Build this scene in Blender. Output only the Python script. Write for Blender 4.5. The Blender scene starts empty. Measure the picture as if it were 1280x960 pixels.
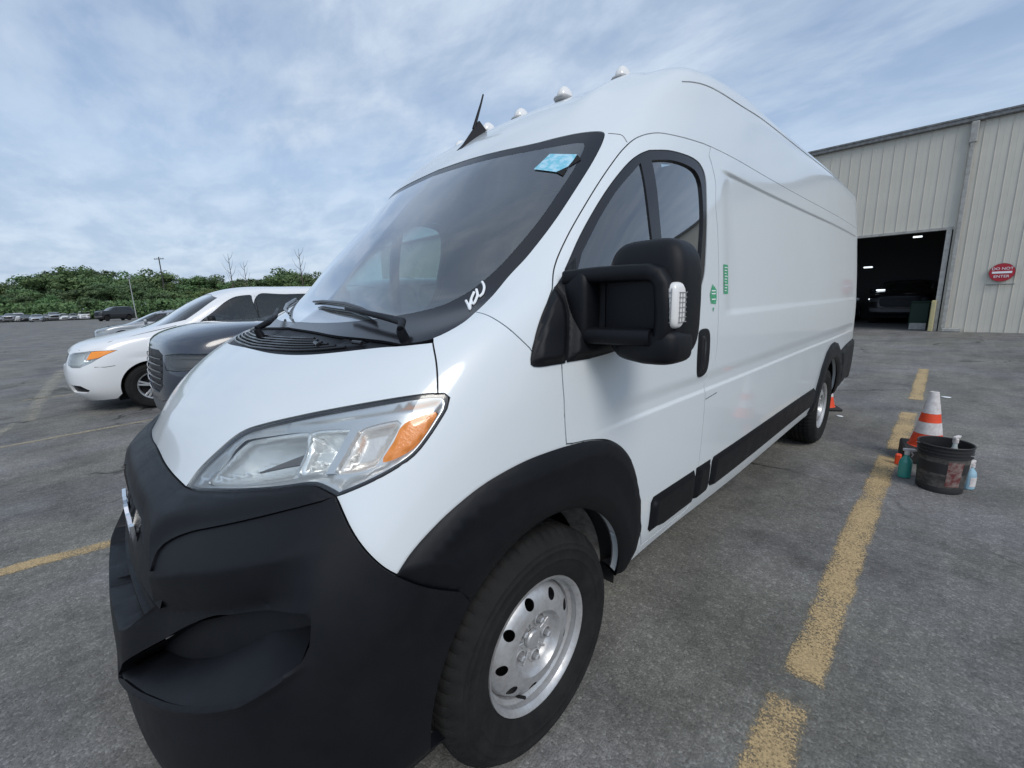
import bpy, math, random
import numpy as np
from mathutils import Vector, Matrix, kdtree
from mathutils.geometry import delaunay_2d_cdt
random.seed(7); rng=np.random.default_rng(7)
scene=bpy.context.scene
R=math.radians
# ------------------------------------------------------------------ camera
CAM=(1.7956,0.0728,1.4583); YAW,PITCH,ROLL,FPX=0.8013,0.1938,-0.0304,536.88
def cam_axes():
    cy,sy,cp,sp=math.cos(YAW),math.sin(YAW),math.cos(PITCH),math.sin(PITCH)
    f=Vector((-sy*cp,cy*cp,-sp)); r=Vector((cy,sy,0)); u=r.cross(f)
    c,s=math.cos(ROLL),math.sin(ROLL)
    return c*r+s*u, -s*r+c*u, f
cd=bpy.data.cameras.new('camera'); co=bpy.data.objects.new('camera',cd); scene.collection.objects.link(co)
_r,_u,_f=cam_axes()
co.matrix_world=Matrix(((_r.x,_u.x,-_f.x,CAM[0]),(_r.y,_u.y,-_f.y,CAM[1]),(_r.z,_u.z,-_f.z,CAM[2]),(0,0,0,1)))
cd.sensor_fit='HORIZONTAL'; cd.sensor_width=36; cd.lens=36*FPX/1280; cd.clip_start=.02; cd.clip_end=3000
scene.camera=co
# ------------------------------------------------------------------ sky and sun
SUN_EL,SUN_AZ=R(44),R(112)      # azimuth clockwise from +y
w=bpy.data.worlds.new('World'); scene.world=w; w.use_nodes=True
nt=w.node_tree; nt.nodes.clear()
def nd(nt,t,**k):
    n=nt.nodes.new(t)
    for a,b in k.items():
        if a.startswith('i_'):
            key=a[2:]; n.inputs[int(key) if key.isdigit() else key.replace('_',' ')].default_value=b
        else: setattr(n,a,b)
    return n
def lk(nt,a,ao,b,bi): nt.links.new(a.outputs[ao],b.inputs[bi])
out=nd(nt,'ShaderNodeOutputWorld'); bg=nd(nt,'ShaderNodeBackground'); bg.inputs['Strength'].default_value=.13
sky=nd(nt,'ShaderNodeTexSky',sky_type='NISHITA',sun_disc=False,sun_elevation=SUN_EL,sun_rotation=SUN_AZ,air_density=1.0,dust_density=1.2,ozone_density=1.3)
tc=nd(nt,'ShaderNodeTexCoord'); sx=nd(nt,'ShaderNodeSeparateXYZ'); lk(nt,tc,'Generated',sx,0)
def mth(nt,op,a=None,b=None,av=None,bv=None,clamp=False):
    n=nt.nodes.new('ShaderNodeMath'); n.operation=op; n.use_clamp=clamp
    if a is not None: nt.links.new(a,n.inputs[0])
    if av is not None: n.inputs[0].default_value=av
    if b is not None: nt.links.new(b,n.inputs[1])
    if bv is not None: n.inputs[1].default_value=bv
    return n.outputs[0]
zc=mth(nt,'MAXIMUM',sx.outputs['Z'],bv=0.0); za=mth(nt,'ADD',zc,bv=.16)
cx=mth(nt,'DIVIDE',sx.outputs['X'],za); cy_=mth(nt,'DIVIDE',sx.outputs['Y'],za)
cb=nd(nt,'ShaderNodeCombineXYZ'); nt.links.new(cx,cb.inputs[0]); nt.links.new(cy_,cb.inputs[1])
mp=nd(nt,'ShaderNodeMapping'); mp.inputs['Rotation'].default_value=(0,0,R(35)); mp.inputs['Scale'].default_value=(.55,1.0,1); lk(nt,cb,0,mp,0)
n1=nd(nt,'ShaderNodeTexNoise',i_Scale=.9,i_Detail=7.0,i_Roughness=.55,i_Distortion=.35); lk(nt,mp,0,n1,'Vector')
n2=nd(nt,'ShaderNodeTexNoise',i_Scale=3.6,i_Detail=6.0,i_Roughness=.6,i_Distortion=.2); lk(nt,mp,0,n2,'Vector')
def ramp(nt,src,stops,interp='EASE'):
    r=nt.nodes.new('ShaderNodeValToRGB'); r.color_ramp.interpolation=interp; e=r.color_ramp.elements
    while len(e)<len(stops): e.new(.5)
    for k,(p,c) in enumerate(stops): e[k].position=p; e[k].color=(c,c,c,1) if isinstance(c,(int,float)) else (*c,1)
    nt.links.new(src,r.inputs[0]); return r.outputs[0]
cov=mth(nt,'ADD',mth(nt,'MULTIPLY',n1.outputs[0],bv=.72),mth(nt,'MULTIPLY',n2.outputs[0],bv=.28))
cf=ramp(nt,cov,[(.35,.30),(.50,.67),(.63,.97)])
hz=ramp(nt,sx.outputs['Z'],[(0.0,1.0),(.14,.86),(.45,.25)])
cf2=mth(nt,'MAXIMUM',cf,hz)
shade=ramp(nt,n2.outputs[0],[(.3,(2.8,3.55,4.65)),(.72,(4.05,4.72,5.6))])
mx=nd(nt,'ShaderNodeMixRGB'); nt.links.new(cf2,mx.inputs[0]); lk(nt,sky,0,mx,1); nt.links.new(shade,mx.inputs[2])
lk(nt,mx,0,bg,0); lk(nt,bg,0,out,0)
sl=bpy.data.lights.new('sun','SUN'); so=bpy.data.objects.new('sun',sl); scene.collection.objects.link(so)
sl.energy=1.25; sl.angle=R(26); sl.color=(1,.965,.91)
sdir=Vector((math.sin(SUN_AZ)*math.cos(SUN_EL),math.cos(SUN_AZ)*math.cos(SUN_EL),math.sin(SUN_EL)))
so.rotation_euler=sdir.to_track_quat('Z','Y').to_euler()
vs=scene.view_settings; vs.view_transform='Standard'; vs.look='None'; vs.exposure=.28; vs.gamma=1.0
try: scene.cycles.max_bounces=10; scene.cycles.transparent_max_bounces=16
except Exception: pass
# ------------------------------------------------------------------ materials
MT={}
def mat(name,col,rough=.5,metal=0.,coat=0.,spec=.5,bump=None,var=None,alpha=None,emit=None,coatr=.03):
    m=bpy.data.materials.new(name); m.use_nodes=True; t=m.node_tree; p=t.nodes['Principled BSDF']
    p.inputs['Base Color'].default_value=(*col,1); p.inputs['Roughness'].default_value=rough; p.inputs['Metallic'].default_value=metal
    p.inputs['Coat Weight'].default_value=coat; p.inputs['Coat Roughness'].default_value=coatr; p.inputs['Specular IOR Level'].default_value=spec
    if emit: p.inputs['Emission Color'].default_value=(*emit[0],1); p.inputs['Emission Strength'].default_value=emit[1]
    g=nd(t,'ShaderNodeTexCoord')
    if var:   # (scale, amount, second colour)
        n=nd(t,'ShaderNodeTexNoise',i_Scale=var[0],i_Detail=6.0,i_Roughness=.65); lk(t,g,'Object',n,'Vector')
        f=ramp(t,n.outputs[0],[(.5-var[1],0.),(.5+var[1],1.)])
        x=nd(t,'ShaderNodeMixRGB'); t.links.new(f,x.inputs[0]); x.inputs[1].default_value=(*col,1); x.inputs[2].default_value=(*var[2],1)
        lk(t,x,0,p,'Base Color')
        rr=mth(t,'ADD',mth(t,'MULTIPLY',f,bv=.15),bv=rough-.05); t.links.new(rr,p.inputs['Roughness'])
    if bump:  # (scale, strength)
        n=nd(t,'ShaderNodeTexNoise',i_Scale=bump[0],i_Detail=3.0); lk(t,g,'Object',n,'Vector')
        b=nd(t,'ShaderNodeBump',i_Strength=bump[1],i_Distance=.002 if len(bump)<3 else bump[2]); lk(t,n,0,b,'Height'); lk(t,b,0,p,'Normal')
    MT[name]=m; return m
def glass(name,tint,ior=1.5,rough=0.0,dirt=0.0,refl=1.7,add=0.0):
    m=bpy.data.materials.new(name); m.use_nodes=True; t=m.node_tree; t.nodes.clear()
    o=nd(t,'ShaderNodeOutputMaterial'); tr=nd(t,'ShaderNodeBsdfTransparent'); tr.inputs[0].default_value=(*tint,1)
    gl=nd(t,'ShaderNodeBsdfGlossy'); gl.inputs['Roughness'].default_value=rough; gl.inputs['Color'].default_value=(1,1,1,1)
    fr=nd(t,'ShaderNodeFresnel',i_IOR=ior); geo=nd(t,'ShaderNodeNewGeometry')
    f=mth(t,'ADD',mth(t,'MULTIPLY',fr.outputs[0],bv=refl),bv=add,clamp=True)
    mx=nd(t,'ShaderNodeMixShader'); t.links.new(f,mx.inputs[0]); lk(t,tr,0,mx,1); lk(t,gl,0,mx,2)
    last=mx
    if dirt>0:
        df=nd(t,'ShaderNodeBsdfDiffuse'); df.inputs[0].default_value=(.55,.58,.58,1)
        m2=nd(t,'ShaderNodeMixShader'); m2.inputs[0].default_value=dirt; lk(t,mx,0,m2,1); lk(t,df,0,m2,2); last=m2
    lk(t,last,0,o,0); MT[name]=m; return m
mat('white_paint',(.695,.74,.76),.32,coat=.9,var=(3.0,.3,(.68,.725,.745)),coatr=.075)
mat('white_car_paint',(.76,.775,.785),.35,coat=.8,coatr=.12)
mat('black_plastic',(.0036,.0044,.0066),.44,spec=.26,bump=(900,.3),var=(9,.3,(.0065,.0072,.0095)))
mat('black_gloss',(.012,.012,.014),.18,spec=.6)
mat('black_rubber',(.0085,.009,.0095),.78,spec=.25,bump=(120,.5),var=(14,.25,(.019,.0188,.0182)))
mat('dark_void',(.008,.008,.009),.9)
mat('well_liner',(.018,.018,.018),.85,bump=(40,.6))
mat('dusty_metal',(.22,.215,.205),.7,var=(25,.25,(.09,.085,.08)))
mat('cab_dark',(.032,.033,.036),.8)
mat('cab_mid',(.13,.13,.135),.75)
mat('seat_cloth',(.035,.036,.04),.9,bump=(400,.4))
mat('chrome',(.72,.74,.76),.10,metal=1.0)
mat('soft_chrome',(.66,.68,.70),.28,metal=.7)
mat('reflector',(.84,.86,.86),.2,metal=.6)
mat('projector',(.80,.77,.74),.25,metal=.55,bump=(60,.5))
mat('steel_silver',(.55,.56,.57),.38,metal=.55,var=(40,.2,(.42,.415,.41)))
mat('amber',(.95,.30,.015),.12,coat=.8,bump=(160,.5))
mat('clear_plastic',(.80,.79,.77),.15,spec=.6)
mat('white_ink',(.85,.87,.88),.6)
mat('blue_paper',(.18,.52,.66),.7,var=(46,.10,(.42,.66,.78)))
mat('green_print',(.035,.28,.12),.6,var=(70,.15,(.10,.42,.24)))
mat('crease_shade_grey',(.42,.44,.46),.4)  # grey for the shade line drawn along the roof crease
mat('trim_lamp',(.35,.35,.35),.4)
mat('seam_grey',(.12,.125,.13),.7)
glass('windshield_glass',(.66,.90,.83),1.52,.0,.03,2.1,.085)
glass('side_glass',(.48,.60,.61),1.5,.0,.01,2.7,.05)
glass('lens_glass',(.93,.95,.95),1.40)
# ------------------------------------------------------------------ object helpers
COL=scene.collection
def link(o,parent=None):
    COL.objects.link(o)
    if parent is not None: o.parent=parent
    return o
def mk(name,V,F,m,parent=None,N=None,smooth=True,ang=None,mi=None):
    me=bpy.data.meshes.new(name); me.from_pydata([tuple(map(float,v)) for v in V],[],[tuple(map(int,f)) for f in F]); 
    for q in (m if isinstance(m,(list,tuple)) else [m]): me.materials.append(MT[q] if isinstance(q,str) else q)
    if mi is not None: me.polygons.foreach_set('material_index',list(mi))
    me.polygons.foreach_set('use_smooth',[smooth]*len(me.polygons))
    if smooth and N is None and ang is not None: me.set_sharp_from_angle(angle=R(ang))
    if N is not None: me.normals_split_custom_set_from_vertices([tuple(map(float,n)) for n in N])
    me.update(); return link(bpy.data.objects.new(name,me),parent)
def tag(o,label=None,cat=None,group=None,kind=None):
    if label: o['label']=label
    if cat: o['category']=cat
    if group: o['group']=group
    if kind: o['kind']=kind
    return o
def thing(name,label,cat,loc=(0,0,0),rz=0,group=None):
    o=bpy.data.objects.new(name,None); o.location=loc; o.rotation_euler=(0,0,rz); o.empty_display_size=.1; COL.objects.link(o)
    return tag(o,label,cat,group)
class MB:
    """collects primitive shapes into one mesh"""
    def __init__(s): s.V=[];s.F=[]
    def add(s,V,F):
        b=len(s.V); s.V+= [tuple(v) for v in V]; s.F+=[tuple(b+i for i in f) for f in F]; return s
    def box(s,a,b,M=None,bev=0.0):
        (x0,y0,z0),(x1,y1,z1)=a,b
        if bev<=0:
            V=[(x0,y0,z0),(x1,y0,z0),(x1,y1,z0),(x0,y1,z0),(x0,y0,z1),(x1,y0,z1),(x1,y1,z1),(x0,y1,z1)]
            F=[(0,3,2,1),(4,5,6,7),(0,1,5,4),(1,2,6,5),(2,3,7,6),(3,0,4,7)]
        else:
            c=Vector(((x0+x1)/2,(y0+y1)/2,(z0+z1)/2)); h=Vector(((x1-x0)/2,(y1-y0)/2,(z1-z0)/2)); V=[];F=[];idx={}
            for sx_ in (-1,1):
                for sy_ in (-1,1):
                    for sz_ in (-1,1):
                        for k in range(3):
                            d=[h[0]-bev,h[1]-bev,h[2]-bev]; d[k]=h[k]; idx[(sx_,sy_,sz_,k)]=len(V); V.append((c[0]+sx_*d[0],c[1]+sy_*d[1],c[2]+sz_*d[2]))
            for k in range(3):
                i,j=[a_ for a_ in range(3) if a_!=k]
                for sg in (-1,1):
                    q=[]
                    for (p,r_) in ((-1,-1),(1,-1),(1,1),(-1,1)):
                        t=[0,0,0]; t[k]=sg;t[i]=p;t[j]=r_; q.append(idx[(*t,k)])
                    F.append(tuple(q))
                for p in (-1,1):
                    for r_ in (-1,1):
                        q=[]
                        t=[0,0,0];t[i]=p;t[j]=r_
                        for sg in (-1,1): t[k]=sg; q.append(idx[(*t,i)])
                        for sg in (1,-1): t[k]=sg; q.append(idx[(*t,j)])
                        F.append(tuple(q))
            for t in [(a_,b_,c_) for a_ in (-1,1) for b_ in (-1,1) for c_ in (-1,1)]: F.append(tuple(idx[(*t,k)] for k in range(3)))
        if M is not None: V=[tuple(M@Vector(v)) for v in V]
        return s.add(V,F)
    def tube(s,pts,r,n=8,cap=True):
        pts=[Vector(p) for p in pts]; rs=r if isinstance(r,(list,tuple)) else [r]*len(pts); V=[];F=[]
        up=None
        for i,p in enumerate(pts):
            d=(pts[min(i+1,len(pts)-1)]-pts[max(i-1,0)]).normalized()
            if up is None: up=Vector((0,0,1)) if abs(d.z)<.9 else Vector((1,0,0))
            a=d.cross(up).normalized(); b=a.cross(d).normalized(); up=b
            for k in range(n):
                t=2*math.pi*k/n; V.append(p+a*math.cos(t)*rs[i]+b*math.sin(t)*rs[i])
        for i in range(len(pts)-1):
            for k in range(n): F.append((i*n+k,i*n+(k+1)%n,(i+1)*n+(k+1)%n,(i+1)*n+k))
        if cap: F.append(tuple(range(n))[::-1]); F.append(tuple((len(pts)-1)*n+k for k in range(n)))
        return s.add(V,F)
    def lathe(s,prof,n=32,M=None,axis='z'):
        """prof: (radius, height) pairs"""
        V=[];F=[]
        for (r,h) in prof:
            for k in range(n):
                t=2*math.pi*k/n; c,q=math.cos(t)*r,math.sin(t)*r
                V.append((c,q,h) if axis=='z' else (h,c,q))
        for i in range(len(prof)-1):
            for k in range(n): F.append((i*n+k,i*n+(k+1)%n,(i+1)*n+(k+1)%n,(i+1)*n+k))
        if M is not None: V=[tuple(M@Vector(v)) for v in V]
        return s.add(V,F)
    def blob(s,c,h,e=2.6,n=16,m=12,fn=None):
        """superellipsoid, centre c, half sizes h"""
        sp=lambda x,p: math.copysign(abs(x)**p,x); V=[];F=[]; p=2/e
        for j in range(m+1):
            ph=-math.pi/2+math.pi*j/m
            for i in range(n):
                th=2*math.pi*i/n
                v=[sp(math.cos(ph),p)*sp(math.cos(th),p),sp(math.cos(ph),p)*sp(math.sin(th),p),sp(math.sin(ph),p)]
                if fn: v=fn(v)
                V.append((c[0]+h[0]*v[0],c[1]+h[1]*v[1],c[2]+h[2]*v[2]))
        for j in range(m):
            for i in range(n): F.append((j*n+i,j*n+(i+1)%n,(j+1)*n+(i+1)%n,(j+1)*n+i))
        return s.add(V,F)
    def build(s,name,m,parent=None,smooth=True,ang=35):
        return mk(name,s.V,s.F,m,parent,smooth=smooth,ang=ang)
def flip_x(o,parent,name=None):
    """a mirrored copy of a mesh object at -x"""
    me=o.data; V=[(-v.co.x,v.co.y,v.co.z) for v in me.vertices]; F=[tuple(reversed(p.vertices)) for p in me.polygons]
    n=mk(name or o.name.split('.')[0],V,F,list(me.materials),parent,ang=35,mi=[p.material_index for p in me.polygons]); return n
def crom(pts,step=.015,closed=False):
    P=np.array(pts,float); n=len(P); out=[]
    rng_=range(n if closed else n-1)
    for i in rng_:
        p1,p2=P[i],P[(i+1)%n]; p0=P[(i-1)%n] if (closed or i>0) else 2*p1-p2; p3=P[(i+2)%n] if (closed or i+2<n) else 2*p2-p1
        k=max(1,int(np.linalg.norm(p2-p1)/step))
        for j in range(k):
            t=j/k; out.append(.5*((2*p1)+(-p0+p2)*t+(2*p0-5*p1+4*p2-p3)*t*t+(-p0+3*p1-3*p2+p3)*t**3))
    if not closed: out.append(P[-1])
    return np.array(out)
def dens(pts,step=.02,closed=True):
    P=np.array(pts,float); out=[]
    n=len(P)
    for i in range(n if closed else n-1):
        a,b=P[i],P[(i+1)%n]; k=max(1,int(np.ceil(np.linalg.norm(b-a)/step)))
        for j in range(k): out.append(a+(b-a)*j/k)
    if not closed: out.append(P[-1])
    return np.array(out)
def inpoly(p,poly):
    x,y=p[:,0],p[:,1]; r=np.zeros(len(p),bool); n=len(poly); j=n-1
    for i in range(n):
        xi,yi=poly[i];xj,yj=poly[j]
        if yi!=yj:
            c=((yi>y)!=(yj>y))&(x<(xj-xi)*(y-yi)/(yj-yi)+xi); r^=c
        j=i
    return r
def pdist(p,poly,closed=True):
    P=np.array(poly); n=len(P); best=np.full(len(p),1e9)
    for i in range(n if closed else n-1):
        a=P[i];b=P[(i+1)%n]; d=b-a; L=d@d
        if L<1e-12: continue
        t=np.clip(((p-a)@d)/L,0,1); q=p-(a+t[:,None]*d); best=np.minimum(best,(q*q).sum(1))
    return np.sqrt(best)
sstep=lambda x:(lambda t:t*t*(3-2*t))(np.clip(x,0,1))
# ------------------------------------------------------------------ spline body surfaces
def sbasis(t):
    n=len(t); h=np.diff(t); A=np.zeros((n,n)); B=np.zeros((n,n)); A[0,0]=A[-1,-1]=1
    for i in range(1,n-1):
        A[i,i-1]=h[i-1];A[i,i]=2*(h[i-1]+h[i]);A[i,i+1]=h[i]
        B[i,i-1]=6/h[i-1];B[i,i]=-6/h[i-1]-6/h[i];B[i,i+1]=6/h[i]
    return np.linalg.solve(A,B)
def swts(t,M,x):
    x=np.asarray(x,float); i=np.clip(np.searchsorted(t,x,side='right')-1,0,len(t)-2)
    h=t[i+1]-t[i]; a=(t[i+1]-x)/h; b=(x-t[i])/h; n=len(t)
    W=np.zeros((len(x),n)); r=np.arange(len(x)); W[r,i]+=a; W[r,i+1]+=b
    W+=((a**3-a)*h*h/6)[:,None]*M[i]+((b**3-b)*h*h/6)[:,None]*M[i+1]
    return W
class Body:
    """half of a vehicle body: rows (v) x stations (u) of points, splined both ways"""
    def __init__(s,net,uk=None,disp=None):
        s.net=np.array(net,float)
        if uk is None: uk=np.concatenate([[0],np.cumsum(np.linalg.norm(np.diff(s.net[1:-2],axis=1),axis=2).mean(0))])
        s.uk=np.array(uk,float)
        k=[0,2,4,7] if s.net.shape[1]>8 else [0,2,4]
        s.vk=np.concatenate([[0],np.cumsum(np.linalg.norm(np.diff(s.net[:,k],axis=0),axis=2).mean(1))])
        s.um,s.vm=sbasis(s.uk),sbasis(s.vk); s.disp=disp
        s.U,s.V=s.uk[-1],s.vk[-1]
        gu,gv=np.meshgrid(np.linspace(0,s.U,160),np.linspace(0,s.V,110)); s.gu,s.gv=gu.ravel(),gv.ravel(); s.gp=s.pos(s.gu,s.gv)
    def pos(s,u,v):
        Wu=swts(s.uk,s.um,u);Wv=swts(s.vk,s.vm,v)
        return np.einsum('nv,vuc,nu->nc',Wv,s.net,Wu,optimize=True)
    def base(s,u,v):
        u=np.asarray(u,float);v=np.asarray(v,float); e=1e-3
        P=s.pos(u,v); a=s.pos(np.minimum(u+e,s.U),v)-s.pos(np.maximum(u-e,0),v); b=s.pos(u,np.minimum(v+e,s.V))-s.pos(u,np.maximum(v-e,0))
        N=np.cross(a,b); l=np.linalg.norm(N,axis=1); N/=np.maximum(l,1e-12)[:,None]; return P,N
    def dpos(s,u,v,disp):
        P,N=s.base(u,v)
        return P+N*disp(u,v,P)[:,None]
    def S(s,u,v,disp=None):
        u=np.asarray(u,float);v=np.asarray(v,float); disp=disp or s.disp
        if disp is None: return s.base(u,v)
        e=3e-3; P=s.dpos(u,v,disp)
        a=s.dpos(np.minimum(u+e,s.U),v,disp)-s.dpos(np.maximum(u-e,0),v,disp); b=s.dpos(u,np.minimum(v+e,s.V),disp)-s.dpos(u,np.maximum(v-e,0),disp)
        N=np.cross(a,b); N/=np.maximum(np.linalg.norm(N,axis=1),1e-12)[:,None]; return P,N
    def inv(s,pts,axes=(1,2),where=None):
        """surface parameters of points given by two coordinates (side view y,z or front view x,z)"""
        m=np.ones(len(s.gu),bool)
        if where is not None: m=where(s.gu,s.gv,s.gp)
        out=[]
        for p in pts:
            d=((s.gp[m][:,list(axes)]-np.array(p))**2).sum(1); i=d.argmin(); u,v=s.gu[m][i],s.gv[m][i]
            for _ in range(6):
                q=s.pos(np.array([u,u+1e-4,u]),np.array([v,v,v+1e-4]))[:,list(axes)]
                J=np.array([q[1]-q[0],q[2]-q[0]]).T/1e-4
                try: st=np.linalg.solve(J,np.array(p)-q[0])
                except Exception: break
                st=np.clip(st,-.06,.06); u=min(max(u+st[0],0),s.U); v=min(max(v+st[1],0),s.V)
            out.append((u,v))
        return np.array(out)
    def triangulate(s,polys,gu,gv,dom=None):
        """constrained triangulation of the parameter domain with every outline in polys as an edge line"""
        dom=dom if dom is not None else [(0,0),(s.U,0),(s.U,s.V),(0,s.V)]
        lines=[dens(dom,.03)]+[p for p in polys]
        pts=[];ed=[]
        for L in lines:
            b=len(pts); n=len(L); pts+= [tuple(q) for q in L]; ed+=[(b+i,b+(i+1)%n) for i in range(n)]
        kd=kdtree.KDTree(len(pts))
        for i,q in enumerate(pts): kd.insert((q[0],q[1],0),i)
        kd.balance(); gg=[]
        ulo,uhi=min(d[0] for d in dom),max(d[0] for d in dom); vlo,vhi=min(d[1] for d in dom),max(d[1] for d in dom)
        su=np.diff(gu,append=gu[-1]+.05); sv=np.diff(gv,append=gv[-1]+.05)
        for i,a in enumerate(gu):
            if not(ulo+1e-4<a<uhi-1e-4): continue
            for j,b in enumerate(gv):
                if not(vlo+1e-4<b<vhi-1e-4): continue
                if kd.find((a,b,0))[2]>.42*min(su[i],sv[j],.02): gg.append((a,b))
        vo,eo,fo,_,_,_=delaunay_2d_cdt([Vector(q) for q in pts+gg],ed,[],0,1e-5)
        return np.array([tuple(q) for q in vo]),np.array([f for f in fo if len(f)==3])
    def surf(s,uv,T,disp=None,inset=.0022,rim=.012,seam_u0=True,off=0.0):
        """vertices, faces and normals of one panel: its skin plus the folded-in edge"""
        used,invx=np.unique(T.ravel(),return_inverse=True); T=invx.reshape(-1,3); q=uv[used]
        P,N=s.S(np.clip(q[:,0],0,s.U),np.clip(q[:,1],0,s.V),disp)
        a,b,c=P[T[:,0]],P[T[:,1]],P[T[:,2]]; fn=np.cross(b-a,c-a); fl=(fn*(N[T].mean(1))).sum(1)<0; T[fl]=T[fl][:,::-1]
        from collections import defaultdict
        E=defaultdict(list)
        for k,t in enumerate(T):
            for i in range(3): E[(min(t[i],t[(i+1)%3]),max(t[i],t[(i+1)%3]))].append((t[i],t[(i+1)%3],t[(i+2)%3]))
        B=[e[0] for e in E.values() if len(e)==1]
        B=[e for e in B if not(seam_u0 and q[e[0],0]<1e-5 and q[e[1],0]<1e-5)]
        if len(B) and inset:
            D=np.zeros_like(P)
            for i,j,k in B:
                d=P[j]-P[i]; l=np.linalg.norm(d)
                if l<1e-9: continue
                d/=l; w_=P[k]-P[i]; w_=w_-d*(w_@d); lw=np.linalg.norm(w_)
                if lw<1e-9: continue
                D[i]+=w_/lw; D[j]+=w_/lw
            l=np.linalg.norm(D,axis=1); m=l>1e-6; D[m]/=l[m][:,None]
            if seam_u0: D[q[:,0]<1e-5,0]=0
            P=P+D*inset
        if seam_u0: z=q[:,0]<1e-5; P[z,0]=0; N[z,0]=0; N/=np.maximum(np.linalg.norm(N,axis=1),1e-9)[:,None]
        P=P+N*off
        V=list(P);NN=list(N);F=[tuple(t) for t in T]
        if rim and len(B):
            top={};bot={}
            for i,j,k in B:
                for a_ in (i,j):
                    if a_ not in top:
                        top[a_]=len(V); V.append(P[a_]); NN.append(N[a_]); bot[a_]=len(V); V.append(P[a_]-N[a_]*rim); NN.append(N[a_])
            acc=defaultdict(lambda:np.zeros(3))
            for i,j,k in B:
                F.append((top[j],top[i],bot[i],bot[j])); d=np.cross(P[j]-P[i],N[i]); l=np.linalg.norm(d)
                if l>1e-9:
                    for a_ in (i,j): acc[a_]+=d/l
            for a_ in top:
                n_=acc[a_]/max(np.linalg.norm(acc[a_]),1e-9); NN[top[a_]]=n_; NN[bot[a_]]=n_
        return np.array(V),F,np.array(NN)
    def emit(s,name,m,parent,surf,sides=(1,-1),join=False,geo=None):
        V,F,N=surf; res=[]
        MX=np.array([-1,1,1.])
        if join and geo:
            V2=np.vstack([V,V*MX]); n=len(V); F2=list(F)+[tuple(n+i for i in reversed(f)) for f in F]
            key={}; mp_=[]; VV=[]
            for p in V2:
                k=(round(float(p[0]),5),round(float(p[1]),5),round(float(p[2]),5))
                if k not in key: key[k]=len(VV); VV.append(p)
                mp_.append(key[k])
            F3=[]
            for f in F2:
                g=tuple(dict.fromkeys(mp_[i] for i in f))
                if len(g)>2: F3.append(g)
            return [mk(name,VV,F3,m,parent,ang=geo)]
        if join:
            n=len(V); return [mk(name,np.vstack([V,V*MX]),list(F)+[tuple(n+i for i in reversed(f)) for f in F],m,parent,N=np.vstack([N,N*MX]))]
        for sg in sides:
            o=mk(name,V if sg>0 else V*MX, F if sg>0 else [tuple(reversed(f)) for f in F],m,parent,N=N if sg>0 else N*MX); res.append(o)
        return res
    def patch(s,poly,step=.02,disp=None,**k):
        """triangulate one outline on its own; disp(u,v,P,d) with d = distance to the outline"""
        P=dens(poly,step); lo,hi=P.min(0),P.max(0)
        gu=np.arange(lo[0]+step/2,hi[0],step); gv=np.arange(lo[1]+step/2,hi[1],step)
        kd=kdtree.KDTree(len(P))
        for i,q in enumerate(P): kd.insert((q[0],q[1],0),i)
        kd.balance()
        g=np.array([(a,b) for a in gu for b in gv]) if len(gu) and len(gv) else np.zeros((0,2))
        if len(g): g=g[inpoly(g,P)]
        g=[tuple(x) for x in g if kd.find((x[0],x[1],0))[2]>.45*step]
        n=len(P); vo,eo,fo,_,_,_=delaunay_2d_cdt([Vector(q) for q in P]+[Vector(x) for x in g],[(i,(i+1)%n) for i in range(n)],[],1,1e-6)
        uv=np.array([tuple(q) for q in vo]); T=np.array([f for f in fo if len(f)==3])
        dd=None
        if disp is not None: dd=lambda u,v,p: disp(u,v,p,pdist(np.c_[u,v],P)*np.where(inpoly(np.c_[u,v],P),1,-0.0))
        return s.surf(uv,T,dd,**k)
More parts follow.
